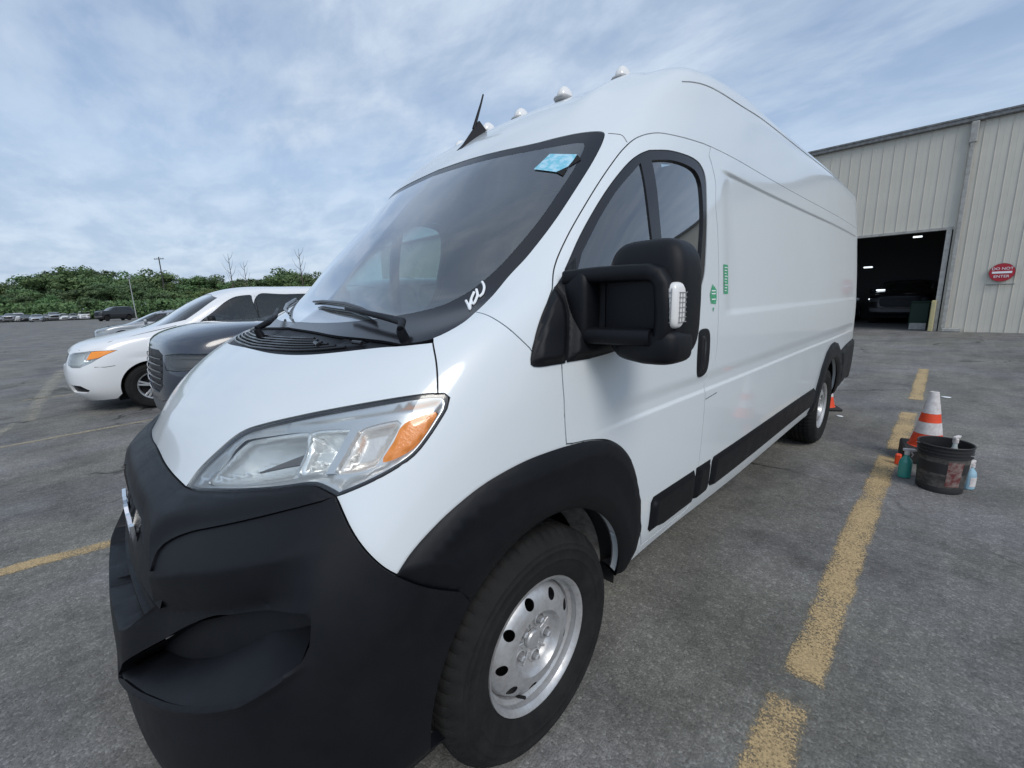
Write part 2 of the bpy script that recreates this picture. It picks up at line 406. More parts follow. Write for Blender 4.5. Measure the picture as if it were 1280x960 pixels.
# ------------------------------------------------------------------ the white high-roof van
def vrow(f,zs,w,w2=None):
    w2=w-.01 if w2 is None else w2; r=list(f)
    for y in (1.5+max(0,f[5][1]-.95)*.9,2.3 if f[5][1]<1.6 else 2.75,4.1,5.75): r.append((w if y<4.2 else w*.3+w2*.7,y,zs))
    r[6]=(w-.006,r[6][1],zs)
    return r+[(w2-.004,6.12,zs),(w2-.03,6.24,zs),(w2-.13,6.30,zs)]
ROWS=[
 vrow([(0,.06,.20),(.35,.07,.20),(.65,.13,.20),(.84,.25,.22),(.94,.40,.26),(.985,.72,.33)],.40,.99),
 vrow([(0,.0,.34),(.35,.015,.34),(.65,.075,.34),(.86,.20,.36),(.965,.37,.38),(1.00,.72,.42)],.47,1.008),
 vrow([(0,-.01,.50),(.35,.005,.50),(.65,.065,.50),(.865,.19,.51),(.975,.37,.52),(1.01,.72,.54)],.56,1.02),
 vrow([(0,.015,.68),(.35,.03,.68),(.65,.09,.68),(.862,.21,.69),(.972,.38,.70),(1.014,.74,.70)],.70,1.027),
 vrow([(0,.07,.85),(.35,.085,.85),(.65,.15,.85),(.85,.27,.86),(.96,.43,.86),(1.012,.77,.86)],.86,1.028),
 vrow([(0,.155,.98),(.35,.175,.98),(.63,.25,.99),(.83,.37,1.01),(.945,.51,1.02),(1.006,.82,1.02)],1.01,1.026),
 vrow([(0,.22,1.11),(.34,.25,1.11),(.61,.335,1.13),(.81,.465,1.16),(.925,.60,1.18),(.995,.89,1.19)],1.18,1.024),
 vrow([(0,.325,1.22),(.33,.35,1.225),(.59,.44,1.245),(.79,.57,1.28),(.905,.70,1.30),(.98,.97,1.32)],1.31,1.020),
 vrow([(0,.475,1.32),(.32,.50,1.325),(.57,.58,1.34),(.77,.71,1.37),(.883,.83,1.40),(.965,1.06,1.42)],1.42,1.012),
 vrow([(0,.70,1.42),(.30,.72,1.42),(.54,.775,1.43),(.74,.88,1.45),(.857,.99,1.49),(.945,1.18,1.53)],1.55,1.003),
 vrow([(0,.93,1.63),(.30,.945,1.63),(.52,.99,1.64),(.71,1.08,1.66),(.822,1.19,1.70),(.915,1.36,1.74)],1.76,.985),
 vrow([(0,1.16,1.865),(.29,1.175,1.865),(.50,1.22,1.87),(.69,1.30,1.885),(.79,1.395,1.915),(.885,1.56,1.945)],1.95,.967),
 vrow([(0,1.39,2.09),(.28,1.40,2.09),(.48,1.435,2.09),(.66,1.50,2.09),(.765,1.585,2.105),(.86,1.74,2.125)],2.13,.950),
 vrow([(0,1.58,2.245),(.27,1.585,2.245),(.47,1.62,2.245),(.655,1.68,2.245),(.76,1.76,2.25),(.85,1.88,2.26)],2.26,.933),
 vrow([(0,1.77,2.355),(.27,1.78,2.355),(.46,1.81,2.355),(.64,1.865,2.36),(.75,1.92,2.365),(.845,2.03,2.385)],2.38,.915),
 vrow([(0,2.0,2.445),(.26,2.0,2.445),(.45,2.02,2.445),(.63,2.06,2.45),(.735,2.10,2.455),(.815,2.19,2.462)],2.463,.885),
 vrow([(0,2.29,2.485),(.24,2.29,2.485),(.42,2.30,2.485),(.58,2.33,2.488),(.68,2.37,2.49),(.755,2.44,2.498)],2.50,.815),
 vrow([(0,2.75,2.50),(.19,2.75,2.50),(.32,2.76,2.50),(.45,2.78,2.50),(.55,2.81,2.502),(.62,2.9,2.505)],2.508,.66),
 vrow([(0,3.4,2.51),(.0,3.4,2.51),(.0,3.42,2.51),(.0,3.44,2.51),(.0,3.48,2.51),(.0,3.55,2.51)],2.512,.15,.13),
]

VNET=np.array(ROWS,float)
for r in VNET:
    for k,g in ((6,.02),(7,.35),(8,.4)): r[k]=(r[k][0],max(r[k][1],r[k-1][1]+g),r[k][2])
UV={
'ws':[(0.211,2.3),(0.526,2.282),(0.733,2.279),(0.846,2.289),(0.948,2.289),(1.057,2.273),(1.116,2.252),(1.14,2.211),(1.153,2.112),(1.146,1.943),(1.112,1.744),(1.051,1.602),(1.002,1.514),(0.99,1.416),(0.996,1.328),(0.995,1.257),(0.944,1.206),(0.856,1.205)],
'hoodrear':[(0.961,1.183),(0.863,1.196),(0.796,1.209),(0.698,1.216),(0.541,1.219),(0.322,1.225),(0.133,1.233)],
'hoodside':[(1.084,1.002),(1.057,1.055),(1.021,1.11),(0.961,1.183)],
'noselow':[(0.412,0.786),(0.35,0.791),(0.256,0.796),(0.147,0.802),(0.039,0.812)],
'hl':[(0.412,0.786),(0.439,0.841),(0.495,0.9),(0.56,0.959),(0.632,0.982),(0.745,0.998),(0.855,1.005),(0.97,1.008),(1.051,1.006),(1.102,0.999),(1.123,0.984),(1.127,0.955),(1.108,0.901),(1.079,0.857),(1.03,0.83),(0.979,0.811),(0.916,0.792),(0.888,0.805),(0.862,0.816),(0.83,0.821),(0.757,0.815),(0.674,0.809),(0.569,0.801),(0.47,0.789)],
'bumpfend':[(0.916,0.792),(0.981,0.721),(1.032,0.671),(1.082,0.626),(1.111,0.603)],
'flare':[(1.111,0.603),(1.129,0.639),(1.161,0.676),(1.213,0.716),(1.291,0.752),(1.399,0.773),(1.505,0.777),(1.6,0.773),(1.689,0.762),(1.791,0.733),(1.882,0.667),(1.944,0.57),(1.99,0.431),(2.007,0.268),(2.033,0.014)],
'seam':[(1.111,0.603),(1.186,0.544),(1.266,0.489)],
'apseam':[(0.996,1.328),(1.116,1.248),(1.213,1.181),(1.322,1.096)],
'doorfront':[(1.485,1.02),(1.529,0.91),(1.568,0.779)],
'doorframe':[(1.27,1.395),(1.224,1.497),(1.218,1.61),(1.249,1.77),(1.285,1.973),(1.316,2.099),(1.369,2.19),(1.481,2.245),(1.646,2.259),(1.9,2.272)],
'win':[(1.489,2.095),(1.648,2.127),(1.844,2.125),(1.971,2.079),(2.13,1.954),(2.357,1.728),(2.442,1.473),(2.433,1.34),(2.409,1.224),(2.334,1.149)],
'winfront':[(1.489,2.095),(1.44,2.056),(1.398,1.992),(1.358,1.871),(1.324,1.724),(1.3,1.598),(1.297,1.47)],
'moust':[(0.916,0.784),(0.891,0.782),(0.787,0.758),(0.638,0.718),(0.575,0.697),(0.521,0.667),(0.494,0.635),(0.504,0.59)],
'crease':[(0.999,0.693),(0.902,0.678),(0.778,0.651),(0.621,0.614),(0.537,0.584)],
'fog':[(0.267,0.235),(0.63,0.494),(0.754,0.544),(0.853,0.561),(0.944,0.564),(0.958,0.554),(0.965,0.498),(0.955,0.47),(0.905,0.441),(0.847,0.406),(0.782,0.386),(0.683,0.361),(0.555,0.331),(0.398,0.282)],
'hl_low':[(0.481,0.814),(0.523,0.883),(0.554,0.926),(0.599,0.95),(0.756,0.959),(0.775,0.908),(0.774,0.854),(0.788,0.843),(0.657,0.825)],
'hl_mid':[(0.762,0.957),(0.857,0.955),(0.88,0.942),(0.865,0.894),(0.857,0.85),(0.829,0.85),(0.781,0.853),(0.78,0.902)],
'hl_bar':[(0.877,0.952),(0.9,0.941),(0.891,0.891),(0.881,0.845),(0.859,0.845),(0.868,0.894)],
'hl_block':[(0.901,0.947),(0.993,0.956),(1.01,0.945),(1.002,0.902),(0.99,0.869),(0.985,0.847),(0.886,0.845),(0.894,0.891)],
'hl_amber':[(1.02,0.943),(1.102,0.956),(1.105,0.929),(1.074,0.873),(0.997,0.856),(1.008,0.901)],
'hl_blade':[(0.639,0.859),(0.73,0.893),(0.773,0.908),(0.782,0.881),(0.715,0.873)],
'ink1':[(0.891,1.446),(0.916,1.414),(0.95,1.368),(0.925,1.41),(0.906,1.451),(0.897,1.486)],
'ink2':[(0.91,1.443),(0.928,1.416),(0.939,1.407),(0.931,1.434),(0.919,1.466),(0.899,1.498)],
'ink3':[(0.899,1.498),(0.923,1.462),(0.936,1.45),(0.939,1.461),(0.93,1.49),(0.917,1.513),(0.903,1.53)],
'paper':[(0.831,2.071),(0.867,2.165),(1.028,2.1),(1.022,2.053),(1.011,2.021),(0.958,2.004)],
'dark1':[(1.028,2.1),(1.072,2.052),(1.014,2.015),(1.022,2.053)],
'dark2':[(0.958,2.004),(1.014,2.015),(1.011,1.964)],
}
VUK=[0,.35,.65,.87,1.06,1.36,2.0,2.8,4.6,5.9,6.12,6.24,6.34]
ramp01=lambda x,a,b: sstep((x-a)/(b-a))
TOPU,TOPV=[1.45,1.8,3.1,4.3,5.7,6.4],[2.656,2.722,2.79,2.83,2.87,2.88]
def side_disp(u,v,P):
    y,z=P[:,1],P[:,2]; side=ramp01(u,1.5,1.75)
    rec=ramp01(z,1.345,1.385)*(1-ramp01(z,2.005,2.022))*ramp01(y,2.24,2.40)*(1-ramp01(y,5.98,6.02))
    g=np.where(z>1.045,ramp01(z,1.115,1.055),1-ramp01(-z,-1.03,-1.012))
    g=np.clip(g,0,1)*ramp01(y,1.15,1.5)*(1-ramp01(y,6.0,6.1))
    vt=np.interp(u,TOPU,TOPV); top=ramp01(v,vt-.009,vt+.009)*ramp01(u,1.40,1.7)
    # raised rails of the roof, one each side
    rail=.018*np.exp(-((u-.86)/.075)**2)*ramp01(v,2.36,2.62)*(1-ramp01(v,2.95,3.15))
    return side*(-.011*rec-.0075*g)+rail
van=thing('cargo_van','white high-roof cargo van with black bumper, large in the foreground','van',(0,0,0))
VB=Body(VNET,VUK,side_disp)
inv=VB.inv
on_side=lambda u,v,p:(u>1.2)
YZ=lambda pts: inv(pts,(1,2),on_side)
def circ_yz(cy,cz,r,n=72,a0=0,a1=360):
    pts=[(cy+r*math.cos(R(a0+(a1-a0)*i/n)),cz+r*math.sin(R(a0+(a1-a0)*i/n))) for i in range(n+1)]
    return [(y,z) for y,z in pts if z>.30]
VG=2.274   # gutter line
# outlines in surface parameters
ws_edge=crom([(0,2.307)]+UV['ws'])
glow=crom([(.856,1.206),(.741,1.263),(.60,1.305),(.332,1.345),(0,1.365)])
P_ws=np.vstack([ws_edge,glow[1:]])
hr=crom([(.961,1.183)]+UV['hoodrear'][1:]+[(0,1.238)])
nose=crom([(0,.814)]+UV['noselow'][::-1])
HLO=UV['hl']; hl_top=crom(HLO[:10]); 
HLC=np.vstack([hl_top[:-1],crom(HLO[9:17])[:-1],crom(HLO[16:]+[HLO[0]])[:-1]])
side_l=crom([(1.084,1.002)]+UV['hoodside'][1:])
hlt=hl_top[hl_top[:,0]<1.075]
P_hood=np.vstack([nose,hlt[1:],side_l,hr[1:]])
P_scuttle=np.vstack([hr[::-1],[(.961,1.183)],[(.944,1.206)],glow])
bf=np.array(UV['bumpfend']); flr=crom(UV['flare']); seam=crom(UV['seam'])
P_bump=np.vstack([nose,HLC[::-1][:np.argmin(np.abs(HLC[::-1][:,0]-.916)+np.abs(HLC[::-1][:,1]-.792))+1],crom(bf),seam[1:],YZ([(.66,.70),(.66,.36)]),[(1.30,-.0),(0,0)]])
arch_f=YZ([(.60,.30)]+circ_yz(.955,.40,.432,60,190,-10)+[(1.38,.30)])
arch_r=YZ([(4.55,.30)]+circ_yz(4.983,.40,.432,60,190,-10)+[(5.42,.30)])
arch_f[:,1]=np.where(arch_f[:,1]<.02,-.01,arch_f[:,1]); arch_r[:,1]=np.where(arch_r[:,1]<.02,-.01,arch_r[:,1])
fr_top=crom([(1.284,1.371)]+UV['doorframe'][1:-1]+[(1.899,VG)])
d_rear=YZ([(2.14,2.055),(2.175,1.99),(2.185,1.9),(2.19,1.77),(2.195,1.59),(2.19,1.41),(2.18,1.26),(2.165,1.16),(2.12,1.09),(2.07,1.05),(2.065,.97),(2.05,.80),(2.03,.63),(2.01,.47)])
P_door=np.vstack([dens(UV['doorfront'],.02,False)[::-1],[(1.36,1.06)],fr_top,[(1.98,VG)],crom(d_rear),YZ([(1.98,.445),(1.56,.445)]),crom(UV['flare'][7:-1])[::-1]])
P_win=np.vstack([crom(UV['win']),YZ([(1.78,1.335),(1.20,1.335),(1.09,1.40)]),crom(UV['winfront'])[::-1]])
P_gmain=YZ([(1.70,1.37),(1.70,1.965),(1.84,1.985),(1.97,1.98),(2.03,1.955),(2.052,1.89),(2.045,1.77),(2.005,1.6),(1.955,1.49),(1.895,1.42),(1.82,1.375)])
P_gmain=crom(P_gmain[1:],closed=False); P_gmain=np.vstack([YZ([(1.70,1.37)]),P_gmain])
P_gq=YZ([(1.635,1.37),(1.635,1.945),(1.58,1.905),(1.47,1.825),(1.34,1.705),(1.24,1.60),(1.17,1.50),(1.15,1.42),(1.18,1.37)])
P_fender=np.vstack([[(1.084,1.002)],side_l[1:],[(.944,1.206),(.995,1.256)],crom(UV['apseam']),[(1.36,1.06)],dens(UV['doorfront'],.02,False),crom(UV['flare'][7:-1]),YZ([(1.56,.445),(1.56,.30)]),[(1.30,-.01)],YZ([(.66,.36),(.66,.70)]),seam[::-1],crom(bf)[::-1],crom(HLO[9:17])[::-1]])
P_side=np.vstack([[(1.98,VG)],[(6.4,VG),(6.4,-.01),(2.2,-.01)],YZ([(1.99,.445)]),crom(d_rear)[::-1]])
P_rocker=np.vstack([YZ([(1.36,.445),(2.3,.445)]),[(2.75,-.01),(1.9,-.01)]])
# windscreen's printed border
inner=crom([(0,2.26),(.52,2.235),(.84,2.225),(1.0,2.205),(1.045,2.16),(1.055,2.05),(1.05,1.93),(1.02,1.75),(.96,1.62),(.91,1.545),(.86,1.49),(.78,1.44),(.60,1.41),(.30,1.40),(0,1.40)])
P_wsin=inner
ORDER=[('arch_front',arch_f),('arch_rear',arch_r),('g_main',P_gmain),('g_quarter',P_gq),('surround',P_win),('wsin',P_wsin),('ws',P_ws),('hl',HLC),('hood',P_hood),('scuttle',P_scuttle),('bumper',P_bump),('door',P_door),('fender',P_fender),('side',P_side)]
gu=np.unique(np.round(np.concatenate([np.arange(.03,2.85,.027),np.arange(2.9,6.2,.13),[6.16,6.19,6.22,6.25,6.28,6.31]]),4))
gv=np.arange(.025,VB.V,.024)
zv=lambda z: float(YZ([(3.0,z)])[0][1])
for a_,b_,k_ in ((1.34,1.39,8),(2.0,2.027,6),(1.008,1.035,6),(1.045,1.12,7)): gv=np.concatenate([gv,np.linspace(zv(a_),zv(b_),k_)])
gv=np.unique(np.round(np.concatenate([gv,np.arange(2.64,2.90,.010)]),4))
top_a=dens([(a,b-.004) for a,b in zip(TOPU,TOPV)],.03,False); top_b=dens([(a,b+.004) for a,b in zip(TOPU,TOPV)],.03,False)
topline=np.vstack([top_a,top_b[::-1]]); topline[:,0]=np.minimum(topline[:,0],6.33)
clampdom=lambda p: np.c_[np.clip(p[:,0],0,VB.U),np.clip(p[:,1],0,VB.V)]
def thin(p,s_=.006):
    o=[p[0]]
    for q in p[1:]:
        if np.linalg.norm(q-o[-1])>s_: o.append(q)
    return np.array(o)
lines=[thin(clampdom(dens(p,.02))) for _,p in ORDER]
uv,T=VB.triangulate(lines,gu,gv)
cen=uv[T].mean(1); lab=np.full(len(T),'body',dtype=object); done=np.zeros(len(T),bool)
for n_,p in ORDER:
    m=inpoly(cen,p)&~done; lab[m]=n_; done|=m
Pc=VB.pos(np.clip(cen[:,0],0,VB.U),np.clip(cen[:,1],0,VB.V))
lab[(lab=='fender')&(Pc[:,1]>1.3)&(Pc[:,2]<.6)]='side'
sub=lambda *n: T[np.isin(lab,n)].copy()
WP='white_paint'
VB.emit('hood',WP,van,VB.surf(uv,sub('hood'),inset=.0025,rim=.02),join=True)
VB.emit('body',WP,van,VB.surf(uv,sub('body'),inset=.0018,rim=.022),join=True)
VB.emit('fender',WP,van,VB.surf(uv,sub('fender'),rim=.03))
VB.emit('side_panel',WP,van,VB.surf(uv,sub('side'),inset=.0016,rim=.03))
doors=VB.emit('door',WP,van,VB.surf(uv,sub('door'),inset=.0028,rim=.022))
for d_,sg in zip(doors,(1,-1)):
    VB.emit('window_frame','black_gloss',d_,VB.surf(uv,sub('surround'),inset=0,rim=.02,off=-.003),sides=(sg,))
    VB.emit('window','side_glass',d_,VB.surf(uv,sub('g_main'),inset=0,rim=0,off=-.012),sides=(sg,))
    VB.emit('quarter_window','side_glass',d_,VB.surf(uv,sub('g_quarter'),inset=0,rim=0,off=-.008),sides=(sg,))
wsh=VB.emit('windshield','windshield_glass',van,VB.surf(uv,sub('wsin'),inset=0,rim=0,off=-.002),join=True)[0]
VB.emit('black_border','black_gloss',wsh,VB.surf(uv,sub('ws'),inset=.001,rim=.01,off=-.002),join=True)
def surf_pt(u,v,off=0.,sg=1):
    P,N=VB.base(np.array([abs(u)]),np.array([v])); x=P[0]+N[0]*off
    s_=-1 if u<0 else 1
    return (x[0]*s_*sg,x[1],x[2])
# scuttle below the windscreen with louvres
def sc_disp(u,v,P):
    return -.012+side_disp(u,v,P)+.005*np.sin((v-1.23)*2*math.pi/.018)*(v>1.235)*(v<1.31)*(u<.72)
scut=VB.emit('scuttle_panel','black_plastic',van,VB.surf(uv,sub('scuttle'),sc_disp,inset=.002,rim=.02),join=True)[0]
for k_ in range(6):
    vv_=1.247+.0125*k_; lv_=MB(); um=.66-.05*k_
    pts=[surf_pt(u_,vv_+.012*(abs(u_)/.66)**2*0,-.004) for u_ in np.linspace(-um,um,33)]
    lv_.tube(pts,.0042,6); lv_.build('louvre','black_gloss',scut,ang=60)
# bumper
cu=[x for x,_ in UV['crease']][::-1]+[1.12,1.3]; cv=[y for _,y in UV['crease']][::-1]+[.66,.60]
cu=[0,.45]+cu; cv=[.50,.56]+cv
lu=[0,.267,.398,.555,.683,.782,.847,.905,.955,1.0,1.3]; lv=[.203,.213,.257,.306,.336,.361,.381,.414,.44,.45,.45]
fog=crom(UV['fog'],closed=True)
MO=crom(UV['moust'])
grille_poly=np.vstack([[(0,.60)],[(.0,.66),(.30,.655)],[(.504,.59),(.465,.485),(.372,.398),(.30,.36),(0,.345)]])
mo_poly=np.vstack([nose,HLC[::-1][:np.argmin(np.abs(HLC[::-1][:,0]-.916)+np.abs(HLC[::-1][:,1]-.792))+1],MO[1:],[(.30,.655),(0,.66)]])
FLU,FLV=[.267,.40,.55,.683,.833,.955],[.236,.300,.352,.405,.492,.500]      # where the pocket floor meets its back wall
TPU,TPV=[.267,.63,.754,.853,.958],[.235,.494,.544,.561,.562]
LPU,LPV=[0,.267,.398,.555,.683,.782,.847,.905,.955,1.3],[.225,.235,.282,.331,.361,.386,.406,.441,.470,.470]   # lower lip
MDU,MDV=[0,.267,.398,.555,.683,.782,.847,.905,.955,1.3],[.235,.235,.305,.385,.44,.47,.48,.50,.51,.51]
def bump_disp(u,v,P):
    q=np.c_[u,v]; vc=np.interp(u,cu,cv); lp=np.interp(u,LPU,LPV); md=np.interp(u,MDU,MDV)
    below=np.clip(vc-v,0,.09); D=-.60*below*ramp01(u,.32,.52)*(1-ramp01(u,.82,.955))*ramp01(v,md-.008,md+.008)
    D=D+.011*np.exp(-((v-lp+.010)/.010)**2)*ramp01(u,.10,.35)*(1-ramp01(u,.90,.98))
    g=inpoly(q,grille_poly); dg=pdist(q,grille_poly); dg=np.where(u<.03,np.minimum(dg+1,1),dg)
    D=D-np.where(g,.07*sstep(dg/.016),0)
    D=D-.02*ramp01(-v,-.09,0.0)
    return D+.010
def inset_poly(P,d):
    P=np.array(P); n=len(P); a=np.roll(P,1,0); b=np.roll(P,-1,0); t=b-a; t/=np.maximum(np.linalg.norm(t,axis=1),1e-9)[:,None]; nn=np.c_[-t[:,1],t[:,0]]
    if inpoly(P[:1]+nn[:1]*1e-3,P)[0]==False and inpoly(P[n//3:n//3+1]+nn[n//3:n//3+1]*1e-3,P)[0]==False: nn=-nn
    Q=P+nn*d; keep=pdist(Q,P)>d*.8
    return Q[keep]
bpoly=dens(P_bump,.02)
fc=fog.mean(0)
def lpl_(o):
    us=np.arange(.12,.97,.012); w_=np.interp(us,[.267,.398,.555,.683,.782,.847,.905,.955],[.235,.282,.331,.361,.386,.406,.441,.470])-o; return np.vstack([np.c_[us,w_],np.c_[us,w_+.0015][::-1]])
def strip_(a,b,u0,u1,h_=.0035):
    us=np.arange(max(u0,.005),u1,.012); w_=np.interp(us,a,b); return np.vstack([np.c_[us,w_-h_],np.c_[us,w_+h_][::-1]])
bumper_lines=[thin(clampdom(dens(arch_f,.02))),thin(clampdom(bpoly)),thin(clampdom(dens(mo_poly,.02))),thin(clampdom(grille_poly)),strip_(cu,cv,.30,1.12),thin(fog),lpl_(.012),lpl_(.024),lpl_(.036)]
u_b=np.arange(.006,1.42,.0115); v_b=np.arange(.006,.85,.0105)
uvb,Tb=VB.triangulate(bumper_lines,u_b,v_b,dom=[(0,0),(1.42,0),(1.42,.86),(0,.86)])
cb_=uvb[Tb].mean(1); isb=inpoly(cb_,P_bump)&~inpoly(cb_,arch_f)&~inpoly(cb_,fog); mo=inpoly(cb_,mo_poly)&isb
bumper=VB.emit('bumper','black_plastic',van,VB.surf(uvb,Tb[isb&~mo].copy(),bump_disp,inset=.0008,rim=.03),join=True,geo=26)[0]
mo_top=np.vstack([nose,HLC[::-1][:np.argmin(np.abs(HLC[::-1][:,0]-.916)+np.abs(HLC[::-1][:,1]-.792))+1]])
def mo_disp(u,v,P):
    q=np.c_[u,v]; d=pdist(q,np.vstack([MO,[(.30,.655),(0,.66)]]),False); dt=pdist(q,mo_top,False)
    return .001+.011*sstep(dt/.02)+.018*sstep(dt/.08)*sstep(d/.07)+.004
VB.emit('bumper_top','black_plastic',bumper,VB.surf(uvb,Tb[mo].copy(),mo_disp,inset=.001,rim=.09),join=True)
for sg in (1,-1):
    VB.emit('intake_back','black_plastic',bumper,VB.patch(fog,.03,lambda u,v,P,d:np.full(len(u),-.085),inset=0,rim=0),sides=(sg,))
    us=np.linspace(.275,.952,46)
    def ruled(name,va,oa,vb,ob,off_a=0.0):
        Pa,Na=VB.S(us,va,bump_disp); Pb,Nb=VB.base(us,vb); V=[];F=[]
        for i in range(len(us)):
            for t_ in (0,.33,.66,1.0):
                p=Pa[i]+Na[i]*oa; r_=Pb[i]+Nb[i]*ob; V.append(tuple((p+(r_-p)*t_-Na[i]*.012*math.sin(math.pi*t_)*0)*np.array([sg,1,1])))
        for i in range(len(us)-1):
            for k in range(3): f=(4*i+k,4*i+4+k,4*i+5+k,4*i+1+k); F.append(f if sg>0 else f[::-1])
        return mk(name,V,F,'black_plastic',bumper,ang=40)
    ruled('intake_floor',np.interp(us,LPU,LPV)-.003,-.007,np.interp(us,FLU,FLV),-.084)
    ruled('intake_roof',np.interp(us,TPU,TPV)+.002,-.006,np.interp(us,TPU,TPV)+.004,-.084)
# grille bars and lettering
gr=MB()
def by(x,z):
    q=inv([(abs(x),z)],(0,2),lambda u,v,p:(u<1.0)&(v<.9)); return float(VB.pos(q[:,0],q[:,1])[0][1])
def strap(name,z0,z1,o0,o1,w_,dep=.05):
    xs=np.linspace(-w_,w_,29); Y0=[by(x,z0)+o0 for x in xs]; Y1=[by(x,z1)+o1 for x in xs]; V=[];F=[]
    for x,a_,b_ in zip(xs,Y0,Y1): V+=[(x,a_,z0),(x,b_,z1),(x,b_+dep,z1+.004),(x,a_+dep,z0-.004)]
    for i in range(len(xs)-1):
        for k in range(4): F.append((4*i+k,4*i+(k+1)%4,4*i+4+(k+1)%4,4*i+4+k))
    m=MB(); m.add(V,F); return m.build(name,'black_plastic',bumper,ang=30)
for zz,ww in ((.705,.455),(.650,.40)): strap('grille_bar',zz-.012,zz+.012,.036,.032,ww,.03)
grille=strap('grille',.735,.865,.026,.018,.505)
ybar=lambda x:(by(x,.79)+.024)
def letter(ch,x0,w_,z0,h_,th=.026):
    m=MB(); 
    def bar(p,q,t=th):
        p=np.array(p,float);q=np.array(q,float);d=(q-p)/np.linalg.norm(q-p); n_=np.array([-d[1],d[0]])*t/2
        c=[p+n_,p-n_,q-n_,q+n_]; V=[]
        for k in c:
            x=x0+k[0]*w_; z=z0+k[1]*h_; V.append((x,ybar(x)-.006,z))
        V+=[(a,b+.010,c_) for a,b,c_ in V]
        m.add(V,[(0,1,2,3),(7,6,5,4),(0,4,5,1),(1,5,6,2),(2,6,7,3),(3,7,4,0)])
    S={'R':[((0,0),(0,1)),((0,.92),(.8,.92)),((.88,.95),(.88,.5)),((0,.48),(.85,.48)),((.4,.45),(.95,0))],
       'A':[((0,0),(.45,1)),((.55,1),(1,0)),((.2,.33),(.8,.33))],
       'M':[((0.02,0),(0.02,1)),((.05,.95),(.5,.3)),((.5,.3),(.95,.95)),((.98,0),(.98,1))]}[ch]
    for a_,b_ in S: bar(a_,b_,.20)
    return m.build('letter','chrome',bumper,ang=30)
for ch,x0 in zip('RAM',(-.185,-.055,.075)): letter(ch,x0,.105,.755,.088)
# wheel-arch flares
def flare_poly(cyc,ri,outer): return np.vstack([outer,YZ(circ_yz(cyc,.40,ri,50,-6,186))])
fo=crom(UV['flare'][:-2]); fo_end=YZ([(1.515,.56),(1.50,.47),(1.44,.40)])
fl_f=np.vstack([fo,fo_end,YZ([(1.378,.385)]+circ_yz(.955,.40,.424,48,2,138)),YZ([(.645,.715)]),seam[::-1][1:]])
def flare_disp(u,v,P,d): return .004+.020*np.sqrt(np.clip(d/.05,0,1))-.006*np.clip((d-.05)/.1,0,1)
VB.emit('arch_flare','black_plastic',van,VB.patch(fl_f,.018,flare_disp,inset=.001,rim=.075))
fli=YZ(circ_yz(.955,.40,.47,40,-4,72)+circ_yz(.955,.40,.432,40,-4,72)[::-1])
rf=YZ([(5.55,.52),(5.50,.70),(5.38,.86),(5.2,.955),(5.0,.985),(4.86,.975),(4.70,.92),(4.55,.80),(4.45,.66),(4.38,.50),(4.36,.42)])
rfl=np.vstack([rf,YZ([(4.56,.40)]+circ_yz(4.983,.40,.424,48,180,0)),YZ([(5.5,.42)])])
VB.emit('rear_arch_flare','black_plastic',van,VB.patch(rfl,.03,flare_disp,inset=.001,rim=.05))
rb=np.vstack([YZ([(5.38,.86),(5.7,.895),(6.08,.915)]),[(6.33,.67),(6.33,.02)],YZ([(6.05,.50),(5.7,.47),(5.48,.45),(5.53,.6),(5.49,.72)])])
VB.emit('rear_bumper_side','black_plastic',van,VB.patch(rb,.035,lambda u,v,P,d:.005+.016*sstep(d/.04),inset=.001,rim=.02))
# lower mouldings
for k,(y0,y1) in enumerate(((1.585,1.985),(2.01,2.175),(2.195,4.355))):
    c_=.02 if k!=1 else .003
    mp_=YZ([(y0,.495+c_),(y0+c_,.495),(y1-c_*(k==0)*0-.003,.495),(y1,.50),(y1,.652),(y0+c_,.655),(y0,.655-c_)])
    VB.emit('lower_moulding','black_plastic',van,VB.patch(mp_,.03,lambda u,v,P,d:.002+.016*sstep(d/.018),inset=0,rim=.014))
# door handle (recess and grip)
hp=crom(YZ([(1.975,1.30),(2.05,1.305),(2.085,1.28),(2.09,1.2),(2.075,1.12),(2.03,1.095),(1.97,1.10),(1.958,1.16),(1.962,1.25)]),closed=True)
for d_,sg in zip(doors,(1,-1)):
    h_=VB.emit('handle','black_plastic',d_,VB.patch(hp,.014,lambda u,v,P,d:.002+.004*sstep(d/.01),inset=0,rim=.012),sides=(sg,))[0]
    gp=YZ([(1.995,1.275),(2.02,1.275),(2.025,1.2),(2.02,1.125),(1.995,1.125),(1.988,1.2)])
    VB.emit('grip','black_gloss',d_,VB.patch(crom(gp,closed=True),.012,lambda u,v,P,d:.006+.010*sstep(d/.01),inset=0,rim=.02),sides=(sg,))
# mirror base plates on the front of the doors
sp1=np.vstack([crom([(1.286,1.385),(1.30,1.28),(1.318,1.17),(1.334,1.09)]),crom([(1.336,1.075),(1.35,1.035),(1.385,1.022),(1.44,1.02),(1.50,1.02)]),crom([(1.50,1.02),(1.47,1.12),(1.425,1.223),(1.37,1.305),(1.286,1.385)])[1:-1]])
sp2=np.vstack([[(1.290,1.388)],crom([(1.374,1.31),(1.43,1.226),(1.475,1.12),(1.506,1.022)]),crom([(1.62,1.022),(1.78,1.04),(1.80,1.07),(1.70,1.10),(1.56,1.16),(1.44,1.30),(1.38,1.42),(1.325,1.52)]),[(1.298,1.48)]])
spc=np.vstack([sp1[:len(sp1)*3//5],sp2[len(sp2)//3:]])
VB.emit('mirror_base_plate','black_plastic',van,VB.patch(np.array([(1.290,1.385),(1.334,1.09),(1.39,1.03),(1.60,1.03),(1.44,1.28),(1.33,1.48)]),.02,lambda u,v,P,d:np.full(len(u),.004),inset=0,rim=.01))
